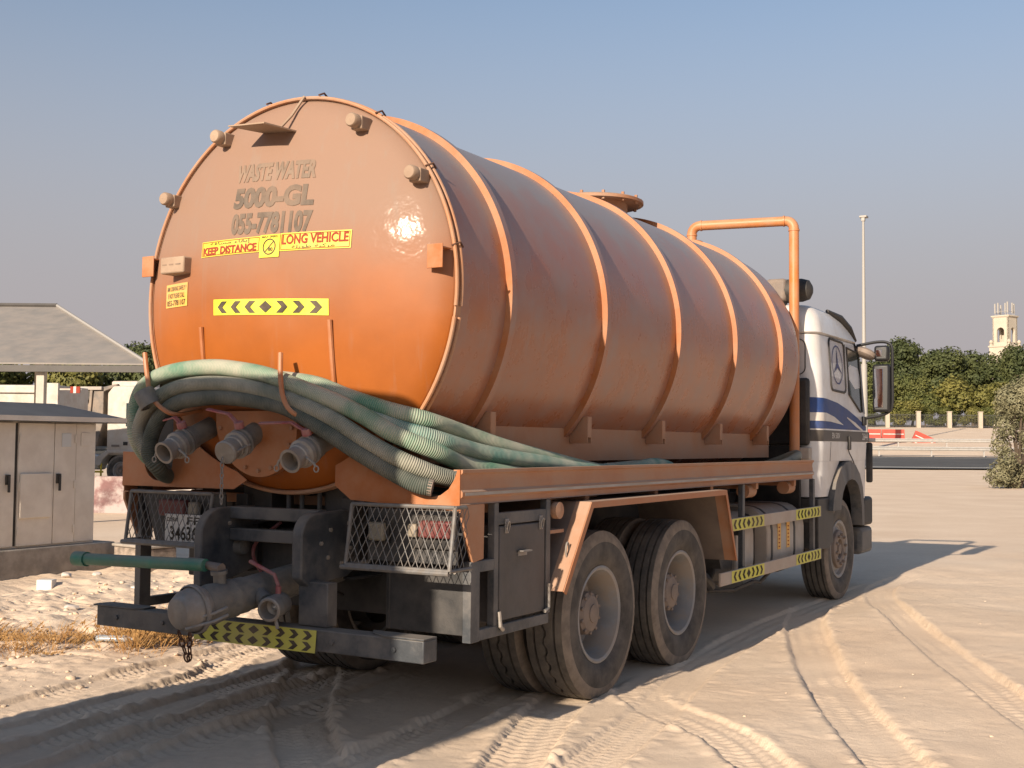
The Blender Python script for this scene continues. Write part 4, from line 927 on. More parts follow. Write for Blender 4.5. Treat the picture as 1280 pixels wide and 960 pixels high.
# mudguards
for sg in (1, -1):
    mg = [(-.80, .755), (-.44, 1.262), (1.93, 1.266), (2.17, .70)]
    def sheet(pl, th_): return pl + [(p, q - th_) if 0 < i < 3 else (p + (.006 if i == 0 else -.006), q - .002) for i, (p, q) in list(enumerate(pl))[::-1]]
    MB().prism(sheet(mg, .006)[::sg], lambda p, q, t: (sg * t, p, q), .56, 1.244).build('mudguard', 'guard_shaded', TR)
    lip = [(-.80, .755), (-.44, 1.262), (1.93, 1.266), (2.17, .70)]; inn = [(-.765, .735), (-.415, 1.225), (1.905, 1.228), (2.14, .70)]
    MB().prism(sheet([(p - (.004 if i_ == 0 else 0), q + .002) for i_, (p, q) in enumerate(mg)], .010)[::sg], lambda p, q, t: (sg * t, p, q), 1.2445, 1.345).build('mudguard_edge', 'orange_dull', TR)
    mb = MB()
    for k in range(3): mb.prism([lip[k], lip[k + 1], inn[k + 1], inn[k]][::sg], lambda p, q, t: (sg * t, p, q), 1.3455, 1.3515)
    mb.build('mudguard_lip', 'orange', TR)
    MB().box(sg * 1.05 - .02, sg * 1.05 + .02, -.50, .2, 1.266, 1.295).build('mudguard_stay', 'orange_dull', TR)
    # rubber flaps inside the front end of the guard
    MB().prism([(1.94, 1.24), (2.0, 1.24), (2.22, .62), (2.20, .62)][::sg], lambda p, q, t: (sg * t, p, q), .60, 1.20).build('mud_flap', 'black', TR)
MB().tube([(1.30 + .0, -.66 + .02 * math.cos(t), .985 + .045 * math.sin(t)) for t in np.linspace(0, 6.28, 13)], .006, 6).build('latch_ring', 'steel', TR)
MB().box(1.02, 1.243, -.775, -.60, 1.085, 1.105).build('mudguard_stay', 'orange_dull', TR)
MB().lathe([(0, .05), (.04, .05), (.045, .02), (.046, .001)], (1.23, -.70, 1.22), (1, 0, 0), 16).build('side_reflector', 'orange_dull', TR)

# ------------------------------------------------------------------ tool box and its frame (curb side), bare frame on the other side
def fr(name, boxes, m='chassis_grey', bevel=.003):
    mb = MB()
    for b_ in boxes: mb.box(*b_)
    return mb.build(name, m, TR, bevel)
fr('box_frame', [(1.20, 1.252, -1.66, -1.57, .565, .99)]); fr('box_frame', [(1.205, 1.25, -1.569, -.80, .568, .625)]); fr('box_frame', [(1.205, 1.248, -1.569, -1.42, .93, .99)])
fr('box_frame', [(1.205, 1.249, -1.42, -1.375, .626, 1.292)]); fr('box_frame', [(1.205, 1.249, -.83, -.78, .626, 1.292)]); fr('box_frame', [(1.20, 1.246, -1.374, -.831, 1.17, 1.235)])
TB('tool_box', 'toolbox', .72, 1.222, -1.37, -.835, .63, 1.165, .01)
dr = TB('tool_box_door', 'toolbox', 1.2225, 1.246, -1.36, -.845, .645, 1.16, .006)
MB().box(1.246, 1.285, -1.16, -1.06, 1.008, 1.016).box(1.246, 1.25, -1.16, -1.06, .985, 1.016).build('door_pull', 'galv', dr)
for y in (-1.29, -.90):
    MB().box(1.246, 1.254, y - .018, y + .018, 1.12, 1.20).build('hasp', 'galv', dr, .002)
    MB().tube([(1.26 + .006 * math.sin(t), y + .014 * math.cos(t), 1.155 + .03 * math.sin(t)) for t in np.linspace(0, 6.28, 13)], .0045, 6).build('shackle', 'steel', dr)
MB().tube([(1.255, -1.375, .70), (1.262, -1.37, .62), (1.262, -1.34, .60)], .012, 8).build('hinge_pin', 'steel', dr)
MB().tube([(1.258, -.815, .80), (1.258, -.815, .66), (1.262, -.87, .645)], .011, 8).build('hinge_pin', 'steel', dr)
TB('frame_back_plate', 'chassis', .72, .728, -1.66, -1.38, .60, 1.25); TB('rear_plate', 'chassis', .70, 1.199, -1.655, -1.645, .60, .955)
TB('frame_inner_bar', 'bar_beige', 1.10, 1.14, -1.56, -1.50, .63, .93)
fr('side_frame', [(-1.25, -1.20, -1.66, -1.57, .565, 1.33)]); fr('side_frame', [(-1.25, -1.205, -1.569, -.80, .568, .625)]); fr('side_frame', [(-1.248, -1.205, -.83, -.78, .626, 1.33)])
TB('battery_box', 'chassis', -1.10, -.72, -1.35, -.85, .75, 1.3, .01)

# ------------------------------------------------------------------ rear bumper bar, brackets, cross bars
bmp = MB().prism([(-1.20, -1.97), (-1.20, -1.94), (-1.17, -1.897), (1.20, -1.895), (1.20, -2.016), (-1.17, -2.016)], lambda p, q, t: (p, q, t), .507, .622).build('rear_bumper', 'chassis_grey', TR, .006)
MB().prism([(-1.205, -1.97), (-1.20, -2.02), (-.85, -2.022), (-.80, -1.99), (-.80, -1.90), (-1.17, -1.89)], lambda p, q, t: (p, q, t), .6225, .632).build('bumper_step', 'chassis_grey', bmp, .002)
MB().prism([(1.202, -2.02), (1.202, -1.90), (.80, -1.90), (.85, -1.97), (.95, -2.02)], lambda p, q, t: (p, q, t), .6225, .632).build('bumper_step', 'chassis_grey', bmp, .002)
BF = lambda off: (lambda p, q: (p, -2.0165 - off - (.622 - q) * .10, q))
flat_poly(MB(), [(-.36, .500), (.517, .500), (.517, .618), (-.36, .618)], BF(.002)).build('chevron_board', 'yellow_dusty', bmp, fix=False)
mb = MB()
for q0 in (.503, .560): chevrons(mb, BF(.0035), -.35, q0, .86, .055, 4, .08)
mb.build('chevron_marks', 'print_black', bmp, fix=False)
lb = [(-2.02, .632), (-2.02, 1.06)] + [(-1.86 - .16 * math.cos(a), 1.08 + .15 * math.sin(a)) for a in np.linspace(0.1, math.pi / 2, 7)] + [(-1.55, 1.235), (-1.55, .87), (-1.85, .80), (-1.90, .632)]
MB().prism(lb, lambda p, q, t: (t, p, q), -.385, -.325).build('bumper_bracket', 'chassis_grey', TR, .008)
rb = [(-2.02, .88), (-2.02, 1.08)] + [(-1.90 - .12 * math.cos(a), 1.10 + .125 * math.sin(a)) for a in np.linspace(0.1, math.pi / 2, 7)] + [(-1.50, 1.235), (-1.50, .92), (-1.62, .86), (-1.95, .83)]
MB().prism(rb, lambda p, q, t: (t, p, q), .335, .405).build('bumper_bracket', 'chassis_grey', TR, .010)
TB('bracket_post', 'chassis_grey', .335, .535, -1.955, -1.87, .624, .86, .006)
TB('cross_bar', 'chassis_grey', -.324, .334, -1.80, -1.72, 1.165, 1.235, .006); TB('cross_bar', 'chassis_grey', -.324, .334, -1.80, -1.72, 1.04, 1.11, .006)
MB().lathe([(0, .05), (.05, .045), (.055, .02), (.055, .001)], (-.324, -1.72, 1.0), (1, 0, 0), 16).build('hitch_pin', 'cast_grey', TR)
TB('hitch_plate', 'chassis', -.20, .30, -1.66, -1.63, .80, 1.03, .01)
for x in (-.05, .05, .18): MB().tube([(x, -1.6, 1.2), (x, -1.6, 1.33)], .014, 8).build('tie_rod', 'chassis_grey', TR)
TB('tank_support', 'chassis', .20, .42, -1.58, -1.35, 1.14, 1.36); TB('tank_support', 'chassis', -.42, -.20, -1.58, -1.35, 1.14, 1.36)
MB().prism([(-1.13, 1.57), (-.70, 1.57), (-.80, 1.64), (-.90, 1.74), (-1.02, 1.90), (-1.13, 1.90)], Pn(-1.63), 0, .008).build('dark_gap_sheet', 'black', TR)  # added black sheet that keeps the gap behind the hoses dark
TB('black_void_sheet', 'black', -1.0, 1.0, -1.34, -1.33, .62, 1.34)  # black sheet filling the void under the tank

# ------------------------------------------------------------------ light cages with expanded metal
def cage(x0, x1, y, z0, z1, lean, plate, outer):
    """outer = +1 when the side net is on the +x end"""
    c = empty('light_cage', ((x0 + x1) / 2, y, z0)); c.parent = TR; ox, oz = (x0 + x1) / 2, z0
    P = lambda p, q: (p - ox, -lean * (1 - (q - z0) / (z1 - z0)), q - oz)
    mb = MB()
    for a, b_ in (((x0, z0), (x1, z0)), ((x1, z0), (x1, z1)), ((x1, z1), (x0, z1)), ((x0, z1), (x0, z0))): mb.tube([P(*a), P(*b_)], .011, 8)
    for (xx, q) in ((x0, z0), (x1, z0), (x0, z1), (x1, z1)):
        a = P(xx, q); mb.tube([a, (a[0], .16 if q == z0 else .10, a[2])], .010, 8)
    mb.tube([P(x0 - .03, z0 - .012), P(x1 + .0, z0 - .012)], .014, 8); mb.build('cage_frame', 'mesh_wire', c)
    mb = MB(); cw, chh = .046, .086; nxx = int((x1 - x0) / cw); nz = int((z1 - z0) / (chh / 2))
    def strand(f, a, b_): 
        p, q = Vector(f(*a)), Vector(f(*b_)); mb.tube([p, q], .0024, 4, False)
    for j in range(nz):
        qa, qb = z0 + j * (z1 - z0) / nz, z0 + (j + 1) * (z1 - z0) / nz
        for i in range(nxx + 1):
            pa = x0 + (i + (.5 if j % 2 else 0)) * (x1 - x0) / nxx
            for sg in (-1, 1):
                pb = pa + sg * .5 * (x1 - x0) / nxx
                if x0 - 1e-3 <= pa <= x1 + 1e-3 and x0 - 1e-3 <= pb <= x1 + 1e-3: strand(P, (pa, qa), (pb, qb))
    xs_ = x1 if outer > 0 else x0
    S = lambda p, q: (xs_ - ox, -lean * (1 - (q - z0) / (z1 - z0)) + p, q - oz)
    nn = 3
    for j in range(nz):
        qa, qb = z0 + j * (z1 - z0) / nz, z0 + (j + 1) * (z1 - z0) / nz
        for i in range(nn + 1):
            pa = (i + (.5 if j % 2 else 0)) * .14 / nn
            for sg in (-1, 1):
                pb = pa + sg * .07 / nn
                if -1e-3 <= pa <= .141 and -1e-3 <= pb <= .141: strand(S, (pa, qa), (pb, qb))
    n_ = mb.build('wire_mesh', 'mesh_wire', c, fix=False); n_['kind'] = 'stuff'
    return c, ox, oz
cg, ox, oz = cage(.625, 1.285, -1.87, .965, 1.285, .05, False, 1)
def cb(name, m, x0, x1, y0, y1, z0, z1, bevel=.006): return MB().box(x0 - ox, x1 - ox, y0 + 1.87, y1 + 1.87, z0 - oz, z1 - oz).build(name, m, cg, bevel)
cb('back_plate', 'chassis', .66, 1.24, -1.775, -1.765, .98, 1.26); l_ = cb('tail_lamp', 'red_lens', 1.03, 1.23, -1.84, -1.78, 1.12, 1.21, .012); cb('lamp_housing', 'black', .96, 1.24, -1.80, -1.774, 1.06, 1.235)
cb('reverse_lamp', 'white_lens', .70, .80, -1.83, -1.79, 1.09, 1.19, .012); cb('lamp_housing', 'black', .685, .815, -1.80, -1.774, 1.075, 1.205); cb('indicator_lamp', 'white_lens', .965, 1.02, -1.84, -1.80, 1.12, 1.19, .01)
cg, ox, oz = cage(-1.105, -.43, -1.83, 1.01, 1.305, .04, True, -1)
def cb(name, m, x0, x1, y0, y1, z0, z1, bevel=.006): return MB().box(x0 - ox, x1 - ox, y0 + 1.83, y1 + 1.83, z0 - oz, z1 - oz).build(name, m, cg, bevel)
MB().prism([(-1.10, 1.30), (-.42, 1.30), (-.42, 1.0), (-.99, 1.0)], lambda p, q, t: (p - ox, t + 1.83, q - oz), -1.735, -1.725).build('back_plate', 'chassis', cg)
cb('tail_lamp', 'red_lens', -.92, -.70, -1.79, -1.74, 1.16, 1.26, .012); cb('indicator_lamp', 'white_lens', -.68, -.60, -1.785, -1.74, 1.17, 1.25, .012)
pl = cb('number_plate', 'plate_white', -.845, -.525, -1.802, -1.795, 1.005, 1.175, .004)
NP = lambda p, q: (p - ox, -1.8035 + 1.83, q - oz)
for s_, a in (('34636', (-.80, 1.02, .22, .085, .02)), ('FF', (-.66, 1.115, .10, .045, .015)), ('DUBAI', (-.825, 1.13, .09, .025, .015))):
    o = text_mb(s_, NP, *a).build('lettering', 'print_black', pl, fix=False)

# ------------------------------------------------------------------ main discharge outlet
mo = empty('discharge_outlet', (.09, -1.60, .84)); mo.parent = TR; O = Vector((0, 0, 0)); d = (Vector((.0, -2.52, .722)) - Vector((.09, -1.60, .84))).normalized()
MB().lathe([(-.3, .092), (.48, .092), (.48, .098), (.56, .098), (.56, .104), (.58, .104), (.60, .096), (.64, .102), (.70, .108), (.76, .100), (.77, .112), (.79, .112)], O, d, 36).build('pipe', 'cast_grey', mo, 0, 32)
MB().lathe([(.77, .112), (.80, .122), (.82, .122), (.835, .112), (.87, .110), (.92, .082), (.925, .074), (.928, .001)], O, d, 36).build('cap', 'steel', mo, 0, 32)
MB().lathe([(.80, .123), (.806, .131), (.826, .131), (.832, .123)], O, d, 36).build('cap_ring', 'galv', mo, 0, 32)
s_ = d.cross(Vector((0, 0, 1))).normalized(); up = s_.cross(d); up = up if up.z > 0 else -up
right = s_ if s_.x > 0 else -s_
for k in (-.035, -.075): MB().tube([d * .92 + right * .05 + up * k, d * .80 + right * .135 + up * (k + .02), d * .72 + right * .15 + up * (k + .035)], .0085, 8).build('cap_clamp', 'galv', mo)
chain(mo, d * .90 + up * -.10 - right * .03, d * .88 + up * -.26 + right * .0, .016, m='rust', wire=.0045); chain(mo, d * .90 + up * -.10 + right * .06, d * .88 + up * -.255 + right * .012, .016, m='rust', wire=.0045)
st = d * .63
MB().tube([st + up * .08, st + up * .145], .034, 14).tube([st + up * .145, st + up * .165], .045, 14).build('stem', 'cast_grey', mo)
t_ = st + up * .175
MB().tube([t_ + right * .02, t_ - right * .08 + up * .012, t_ - right * .14 + up * .03, t_ - right * .24 + up * .03], [.030, .022, .018, .016], 10).build('lever', 'hub', mo)
gb = Vector((-.06, -2.255, .948)) - Vector((.09, -1.60, .84)); ge = Vector((-1.06, -2.255, .927)) - Vector((.09, -1.60, .84))
MB().tube([gb, ge], .034, 20).build('lever_extension', 'green_pipe', mo)
MB().tube([ge + Vector((.07, 0, .0015)), ge - Vector((.025, 0, 0)), ge - Vector((.032, 0, 0))], [.042, .042, .034], 20).build('extension_cap', 'green_pipe', mo)
# small side branch with its own ball valve
a = d * .42 + right * .05; b_ = Vector((.262, -2.075, .726)) - Vector((.09, -1.60, .84)); bd_ = (b_ - a).normalized(); bl = (b_ - a).length
bd2 = Vector((.25, -.95, -.12)).normalized()
MB().tube([a, a + bd_ * bl * .6], .045, 16).build('branch_pipe', 'cast_grey', mo)
MB().lathe([(-.12, .050), (-.10, .062), (-.02, .062), (0, .066), (.05, .066), (.055, .060), (.055, .050), (-.02, .046), (-.04, .001)], b_, bd2, 24).build('branch_valve', 'steel', mo, 0, 32)
MB().lathe([(-.03, .001), (-.012, .02), (.0, .001)], b_, bd2, 12).build('branch_ball', 'alu', mo)
MB().tube([b_ - bd2 * .06 + Vector((0, 0, .05)), b_ - bd2 * .06 + Vector((0, 0, .10))], .016, 10).build('stem', 'red_lever', mo)
MB().tube([b_ - bd2 * .06 + Vector((0, 0, .10)), b_ - bd2 * .06 + Vector((-.03, 0, .16)), b_ - bd2 * .06 + Vector((-.25, .05, .215))], [.011, .011, .012], 8).build('lever', 'red_lever', mo)
MB().tube([b_ + Vector((.02, 0, -.06)), b_ + Vector((.035, .0, -.11))], .010, 8).build('drain_stub', 'steel', mo)

# ------------------------------------------------------------------ side guard, fuel tank, boxes
for (z0, z1, nm) in ((.915, 1.02, 0), (.495, .60, 1)):
    br = TB('side_guard_bar', 'bar_beige', 1.235, 1.255, 2.09 if nm == 0 else 2.05, 4.89, z0, z1, .004)
    SP = lambda off: (lambda p, q: (1.2555 + off, p, q))
    for a, b_ in ((2.30, 3.12), (4.05, 4.86)):
        flat_poly(MB(), [(a, z0 + .004), (b_, z0 + .004), (b_, z1 - .004), (a, z1 - .004)], SP(.001)).build('chevron_sticker', 'yellow_dusty', br, fix=False)
        chevrons(MB(), SP(.0025), a + .02, z0 + .006, b_ - a - .04, z1 - z0 - .012, 3, .10).build('chevron_marks', 'print_black', br, fix=False)
for y in (2.66, 4.72): TB('guard_post', 'chassis_grey', 1.19, 1.232, y - .03, y + .03, .48, 1.29)
for y in (2.66, 4.72): TB('guard_arm', 'chassis', .45, 1.19, y - .025, y + .025, .86, .92)
def drum(name, m, y0, y1, x0, x1, z0, z1, r_):
    pts = []
    for cx2, cz2, a0 in ((x1 - r_, z0 + r_, -90), (x1 - r_, z1 - r_, 0), (x0 + .05, z1 - .05, 90), (x0 + .05, z0 + .05, 180)):
        rr2 = r_ if cx2 == x1 - r_ else .05
        pts += [(cx2 + rr2 * math.cos(R(a0 + k * 15)), cz2 + rr2 * math.sin(R(a0 + k * 15))) for k in range(7)]
    return MB().prism(pts, lambda p, q, t: (p, t, q), y0, y1).build(name, m, TR, .012)
ad = drum('fuel_tank', 'fuel_grey', 3.50, 4.62, .55, 1.16, .40, 1.06, .22)
for y in (3.62, 4.30): drum('tank_strap', 'chassis', y - .03, y + .03, .54, 1.166, .394, 1.066, .226)
for y in (3.78, 4.05):
    flat_poly(MB(), [(y, .66), (y + .10, .66), (y + .10, .90), (y, .90)], lambda p, q: (1.1625, p, q)).build('hazard_label', 'amber_sign', ad, fix=False)
    mb = MB(); [flat_poly(mb, [(y + .03, z), (y + .07, z), (y + .07, z + .012), (y + .03, z + .012)], lambda p, q: (1.164, p, q)) for z in np.arange(.68, .88, .035)]; mb.build('label_print', 'print_red', ad, fix=False)
drum('air_box', 'fuel_grey', 2.72, 3.18, .60, 1.14, .42, 1.04, .20)
drum('air_box_cover', 'chassis', 2.28, 2.70, .60, 1.12, .45, 1.02, .16); drum('spare_box', 'black', 3.19, 3.48, .55, 1.05, .46, 1.0, .10)
MB().tube([(1.0, 2.3, .42), (1.05, 2.9, .37), (1.06, 3.4, .40), (1.02, 3.7, .36), (.98, 4.2, .44)], .016, 8).build('air_line', 'black', TR)
MB().tube([(.95, 2.4, 1.08), (1.0, 2.9, 1.10), (1.0, 3.3, 1.07)], .02, 8).build('air_line', 'black', TR)
MB().tube([(1.05, 1.95, .62), (1.10, 2.10, .55), (1.05, 2.35, .46)], .045, 10).build('exhaust_pipe', 'chassis', TR)
for y in (3.05, 4.18): MB().lathe([(-.10, .001), (-.10, .06), (.10, .06), (.10, .001)], (1.12, y, 1.22), (0, 1, 0), 14).build('rail_bush', 'orange_dull', TR)
# bolts, cables and small fittings at the tail
for y, z in ((-1.62, 1.16), (-1.60, 1.02), (-1.78, 1.13), (-1.80, .98), (-1.68, .94), (-1.86, 1.06)):
    MB().lathe([(0, .013), (.010, .013), (.012, .001)], (.405, y, z), (1, 0, 0), 6).build('bolt', 'steel', TR)
for y, z in ((-1.95, .72), (-1.95, .90), (-1.80, 1.14)):
    MB().lathe([(0, .013), (.010, .013), (.012, .001)], (-.325, y, z), (1, 0, 0), 6).build('bolt', 'steel', TR)
for x in (-1.0, -.62, .62, 1.02): MB().lathe([(0, .014), (.010, .014), (.012, .001)], (x, -2.016, .565), (0, -1, 0), 6).build('bolt', 'chassis_grey', TR)
MB().tube(spline([(.66, -1.74, 1.22), (.55, -1.70, 1.12), (.48, -1.66, 1.0), (.36, -1.6, .95), (.2, -1.58, 1.05), (-.1, -1.58, 1.16), (-.45, -1.62, 1.10), (-.60, -1.70, 1.16)], 6), .009, 6).build('lamp_cable', 'black', TR)
MB().tube(spline([(.15, -1.55, 1.15), (.22, -1.66, .98), (.25, -1.62, .80), (.20, -1.4, .72)], 6), .011, 6).build('air_line', 'black', TR)
MB().tube(spline([(-.15, -1.55, 1.14), (-.24, -1.68, 1.0), (-.22, -1.62, .84), (-.1, -1.4, .74)], 6), .011, 6).build('air_line', 'red_lever', TR)
for x in (.72, .98, 1.15): MB().lathe([(0, .010), (.008, .010), (.009, .001)], (x, -1.655, .93), (0, -1, 0), 6).build('bolt', 'steel', TR)

# ------------------------------------------------------------------ cab
CAB = empty('cab', (0, 0, 0)); CAB.parent = TR
YR = 4.92
HWZ = [1.0, 1.46, 1.62, 1.95, 2.40, 2.75]; HWV = [1.215, 1.225, 1.235, 1.235, 1.22, 1.195]
hwz = lambda z: float(np.interp(z, HWZ, HWV)); yfz = lambda z: float(np.interp(z, [1.0, 1.62, 1.95, 2.4, 2.75], [6.97, 6.98, 6.93, 6.76, 6.58]))
def ring(z, hw, yr, yf, r1, r2, n=7):
    p = []
    for cx, cy, a0, r in ((-hw + r1, yr + r1, 180, r1), (hw - r1, yr + r1, 270, r1), (hw - r2, yf - r2, 0, r2), (-hw + r2, yf - r2, 90, r2)):
        p += [(cx + r * math.cos(R(a0 + k * 90 / (n - 1))), cy + r * math.sin(R(a0 + k * 90 / (n - 1))), z) for k in range(n)]
    return p
def loft(rings, cap0=True, cap1=True):
    n = len(rings[0]); vs = [p for r in rings for p in r]; mb = MB()
    fs = [(j * n + i, j * n + (i + 1) % n, (j + 1) * n + (i + 1) % n, (j + 1) * n + i) for j in range(len(rings) - 1) for i in range(n)]
    if cap0: fs.append(tuple(range(n))[::-1])
    if cap1: fs.append(tuple((len(rings) - 1) * n + i for i in range(n)))
    return mb.add(vs, fs)
loft([ring(z, hwz(z), YR, yfz(z), .16, .20) for z in (1.46, 1.55, 1.62, 1.8, 1.95, 2.2, 2.4, 2.6, 2.75)]).build('cab_shell', 'cab_white', CAB, 0, 30)
loft([ring(z, hwz(z), YR, yf, .16, .03) for z, yf in ((1.10, 5.29), (1.18, 5.36), (1.28, 5.47), (1.36, 5.57), (1.459, 5.72))]).build('lower_panel', 'cab_white', CAB, 0, 30)
loft([ring(z, hwz(z), yr, 6.97, .03, .2) for z, yr in ((.98, 6.62), (1.10, 6.60), (1.25, 6.52), (1.36, 6.38), (1.459, 6.2))]).build('door_sill', 'cab_white', CAB, 0, 30)
loft([ring(z, hw, yr, yf, r1, .22) for z, hw, yr, yf, r1 in ((2.757, 1.19, YR + .01, 6.56, .15), (2.775, 1.215, YR - .01, 6.62, .17), (2.86, 1.20, YR - .005, 6.45, .18), (2.95, 1.175, YR + .01, 6.22, .20), (3.02, 1.13, YR + .035, 5.98, .22), (3.065, 1.05, YR + .09, 5.75, .22), (3.085, .90, YR + .2, 5.55, .22))]).build('roof', 'cab_white', CAB, 0, 40)
MB().tube([(1.12, 5.62, 3.05), (1.16, 5.95, 3.00), (1.18, 6.25, 2.90), (1.19, 6.50, 2.80)], [.02, .045, .05, .02], 8).build('roof_trim', 'black', CAB)
MB().prism([(-1.16, 6.55), (1.16, 6.55), (1.16, 6.85), (-1.16, 6.85)], lambda p, q, t: (p, q, t - (q - 6.55) * .55), 2.80, 2.815).build('sun_visor', 'black', CAB)
RC = .16
def cabpt(s, z, off):
    """point on the cab side; s runs round the rear corner and then forward along the side"""
    hw = hwz(z); L_ = RC * math.pi / 2
    if s < L_: a = R(-90) + s / RC; return (hw - RC + (RC + off) * math.cos(a), YR + RC + (RC + off) * math.sin(a), z)
    return (hw + off, YR + RC + (s - L_), z)
SY = lambda y: RC * math.pi / 2 + y - YR - RC
def band(name, m, s0, s1, up, lo, off, n=60):
    mb = MB(); ss = np.linspace(s0, s1, n); vs = [cabpt(s, lo(s), off) for s in ss] + [cabpt(s, lo(s) + (up(s) - lo(s)) * .5, off) for s in ss] + [cabpt(s, up(s), off) for s in ss]
    mb.add(vs, [(j * n + i, j * n + i + 1, (j + 1) * n + i + 1, (j + 1) * n + i) for j in (0, 1) for i in range(n - 1)]); return mb.build(name, m, CAB, fix=False)
ip = lambda xs, ys: (lambda s: float(np.interp(s, [SY(x) if x > 4.8 else x for x in xs], ys)))
band('blue_stripe', 'stripe_blue', .0, SY(6.78), ip([0, 5.2, 5.6, 6.0, 6.4, 6.78], [2.11, 2.10, 2.07, 2.01, 1.93, 1.84]), lambda s: 1.793, .003)
band('white_swoosh', 'white_print', .0, SY(5.80), ip([0, 5.15, 5.45, 5.80], [1.955, 1.955, 1.92, 1.842]), ip([0, 5.3, 5.80], [1.872, 1.868, 1.84]), .0055)
band('white_swoosh', 'white_print', SY(5.95), SY(6.62), ip([5.95, 6.3, 6.62], [1.93, 1.875, 1.80]), ip([5.95, 6.3, 6.62], [1.918, 1.835, 1.778]), .0055)
band('black_band', 'band_black', .0, SY(6.93), lambda s: 1.778, lambda s: 1.665, .003)
CS = lambda off: (lambda p, q: (hwz(q) + off, p, q))
text_mb('EN 500V', CS(.006), 5.36, 1.695, .30, .060, .01).build('lettering', 'white_print', CAB, fix=False)
text_mb('2644', CS(.006), 6.60, 1.685, .24, .080, .02).build('lettering', 'white_print', CAB, fix=False)
def rrect(y0, y1, z0, z1, r, n=6):
    p = []
    for cy, cz, a0 in ((y0 + r, z0 + r, 180), (y1 - r, z0 + r, 270), (y1 - r, z1 - r, 0), (y0 + r, z1 - r, 90)): p += [(cy + r * math.cos(R(a0 + k * 90 / (n - 1))), cz + r * math.sin(R(a0 + k * 90 / (n - 1)))) for k in range(n)]
    return p
def skew(pl, s_): return [(y, z - (y - 5.37) * s_) for y, z in pl]
flat_poly(MB(), skew(rrect(5.36, 5.94, 2.20, 2.74, .07), .02), CS(.003)).build('side_panel', 'panel_grey', CAB, fix=False)
pl_ = skew(rrect(5.36, 5.94, 2.20, 2.74, .07), .02); MB().tube([CS(.004)(*p) for p in pl_ + pl_[:1]], .013, 6).build('panel_gasket', 'black', CAB)
mb = MB(); C0 = (5.65, 2.475)
for k in range(36):
    a0, a1 = 2 * math.pi * k / 36, 2 * math.pi * (k + 1) / 36
    flat_poly(mb, [(C0[0] + r_ * math.cos(a), C0[1] + r_ * math.sin(a)) for r_, a in ((.192, a0), (.208, a0), (.208, a1), (.192, a1))], CS(.006))
for k in range(3):
    a = R(90 + 120 * k); t = (C0[0] + .195 * math.cos(a), C0[1] + .195 * math.sin(a))
    for sg in (-1, 1): flat_poly(mb, [C0, (C0[0] + .030 * math.cos(a + sg * R(60)), C0[1] + .030 * math.sin(a + sg * R(60))), t], CS(.006))
mb.build('star_emblem', 'decal_blue', CAB, fix=False)
wn = [(6.06, 2.18), (6.52, 2.00), (6.60, 2.0), (6.56, 2.66), (6.06, 2.69)]
flat_poly(MB(), wn, CS(.004)).build('door_window', 'glass_tint', CAB, fix=False)
MB().tube([CS(.005)(*p) for p in wn + wn[:1]], .012, 6).build('window_gasket', 'black', CAB)
flat_poly(MB(), [(6.63, 2.0), (6.74, 1.98), (6.66, 2.50), (6.61, 2.60)], CS(.004)).build('quarter_window', 'glass_dark', CAB, fix=False)
MB().tube([CS(.002)(*p) for p in ((6.00, 2.72), (6.00, 1.60), (6.06, 1.545), (6.22, 1.47), (6.36, 1.38))], .006, 5).build('door_seam', 'black', CAB)
MB().box(1.232, 1.262, 5.985, 6.045, 1.575, 1.725).build('door_handle', 'black', CAB, .008)
MB().tube([CS(.001)(*p) for p in ((5.32, 1.655), (5.32, 1.46))], .004, 5).build('panel_seam', 'black', CAB)
bx('windscreen', 'glass_dark', CAB, -1.0, 1.0, 6.60, 6.72, 2.0, 2.62, .02)
# wheel arches
for sg in (1, -1):
    out = [(5.30, .95), (5.33, 1.06), (5.44, 1.245), (5.60, 1.37), (5.80, 1.445), (6.02, 1.455), (6.22, 1.41), (6.40, 1.31), (6.53, 1.16), (6.59, .95), (6.60, .74)]
    inn = [(5.62, .95), (5.64, 1.03), (5.70, 1.13), (5.79, 1.20), (5.90, 1.245), (6.05, 1.262), (6.20, 1.245), (6.33, 1.19), (6.43, 1.08), (6.48, .93), (6.50, .74)]
    mb = MB()
    for k in range(len(out) - 1): mb.prism([out[k], out[k + 1], inn[k + 1], inn[k]][::sg], lambda p, q, t: (sg * t, p, q), 1.14, 1.262)
    mb.build('wheel_arch', 'chassis_grey', CAB, 0, 40)
    mb = MB()
    for k in range(len(out) - 1): mb.prism([out[k], out[k + 1], (out[k + 1][0] * .98 + .117, out[k + 1][1] - .02), (out[k][0] * .98 + .117, out[k][1] - .02)][::sg], lambda p, q, t: (sg * t, p, q), .70, 1.14)
    mb.build('arch_liner', 'black', CAB)
    MB().prism([(4.93, .58), (5.30, .56), (5.48, .62), (5.50, .98), (5.32, 1.085), (4.93, 1.085)][::sg], lambda p, q, t: (sg * t, p, q), .80, 1.215).build('wheel_flap', 'chassis', CAB, .01)
    MB().box(sg * 1.02 - .20, sg * 1.02 + .20, 6.62, 7.14, .40, .70).build('bumper_corner', 'chassis_grey', CAB, .05, seg=3)
    MB().box(sg * 1.05 - .18, sg * 1.05 + .18, 6.70, 7.12, .715, 1.04).build('step_box', 'black', CAB, .04, seg=3)
bx('front_bumper', 'chassis_grey', CAB, -.82, .82, 6.8, 7.16, .40, 1.0, .05)
bx('wind_deflector', 'black', CAB, 1.18, 1.25, 6.985, 7.05, 1.20, 1.66, .02)
bx('engine_intake_panel', 'black', CAB, .55, 1.145, 4.835, 4.915, 1.62, 2.30, .03)
bx('cab_back_dark_sheet', 'black', CAB, -1.05, 1.05, 4.86, 4.905, .80, 1.615, .01)  # added black sheet to make the cab's lower back dark
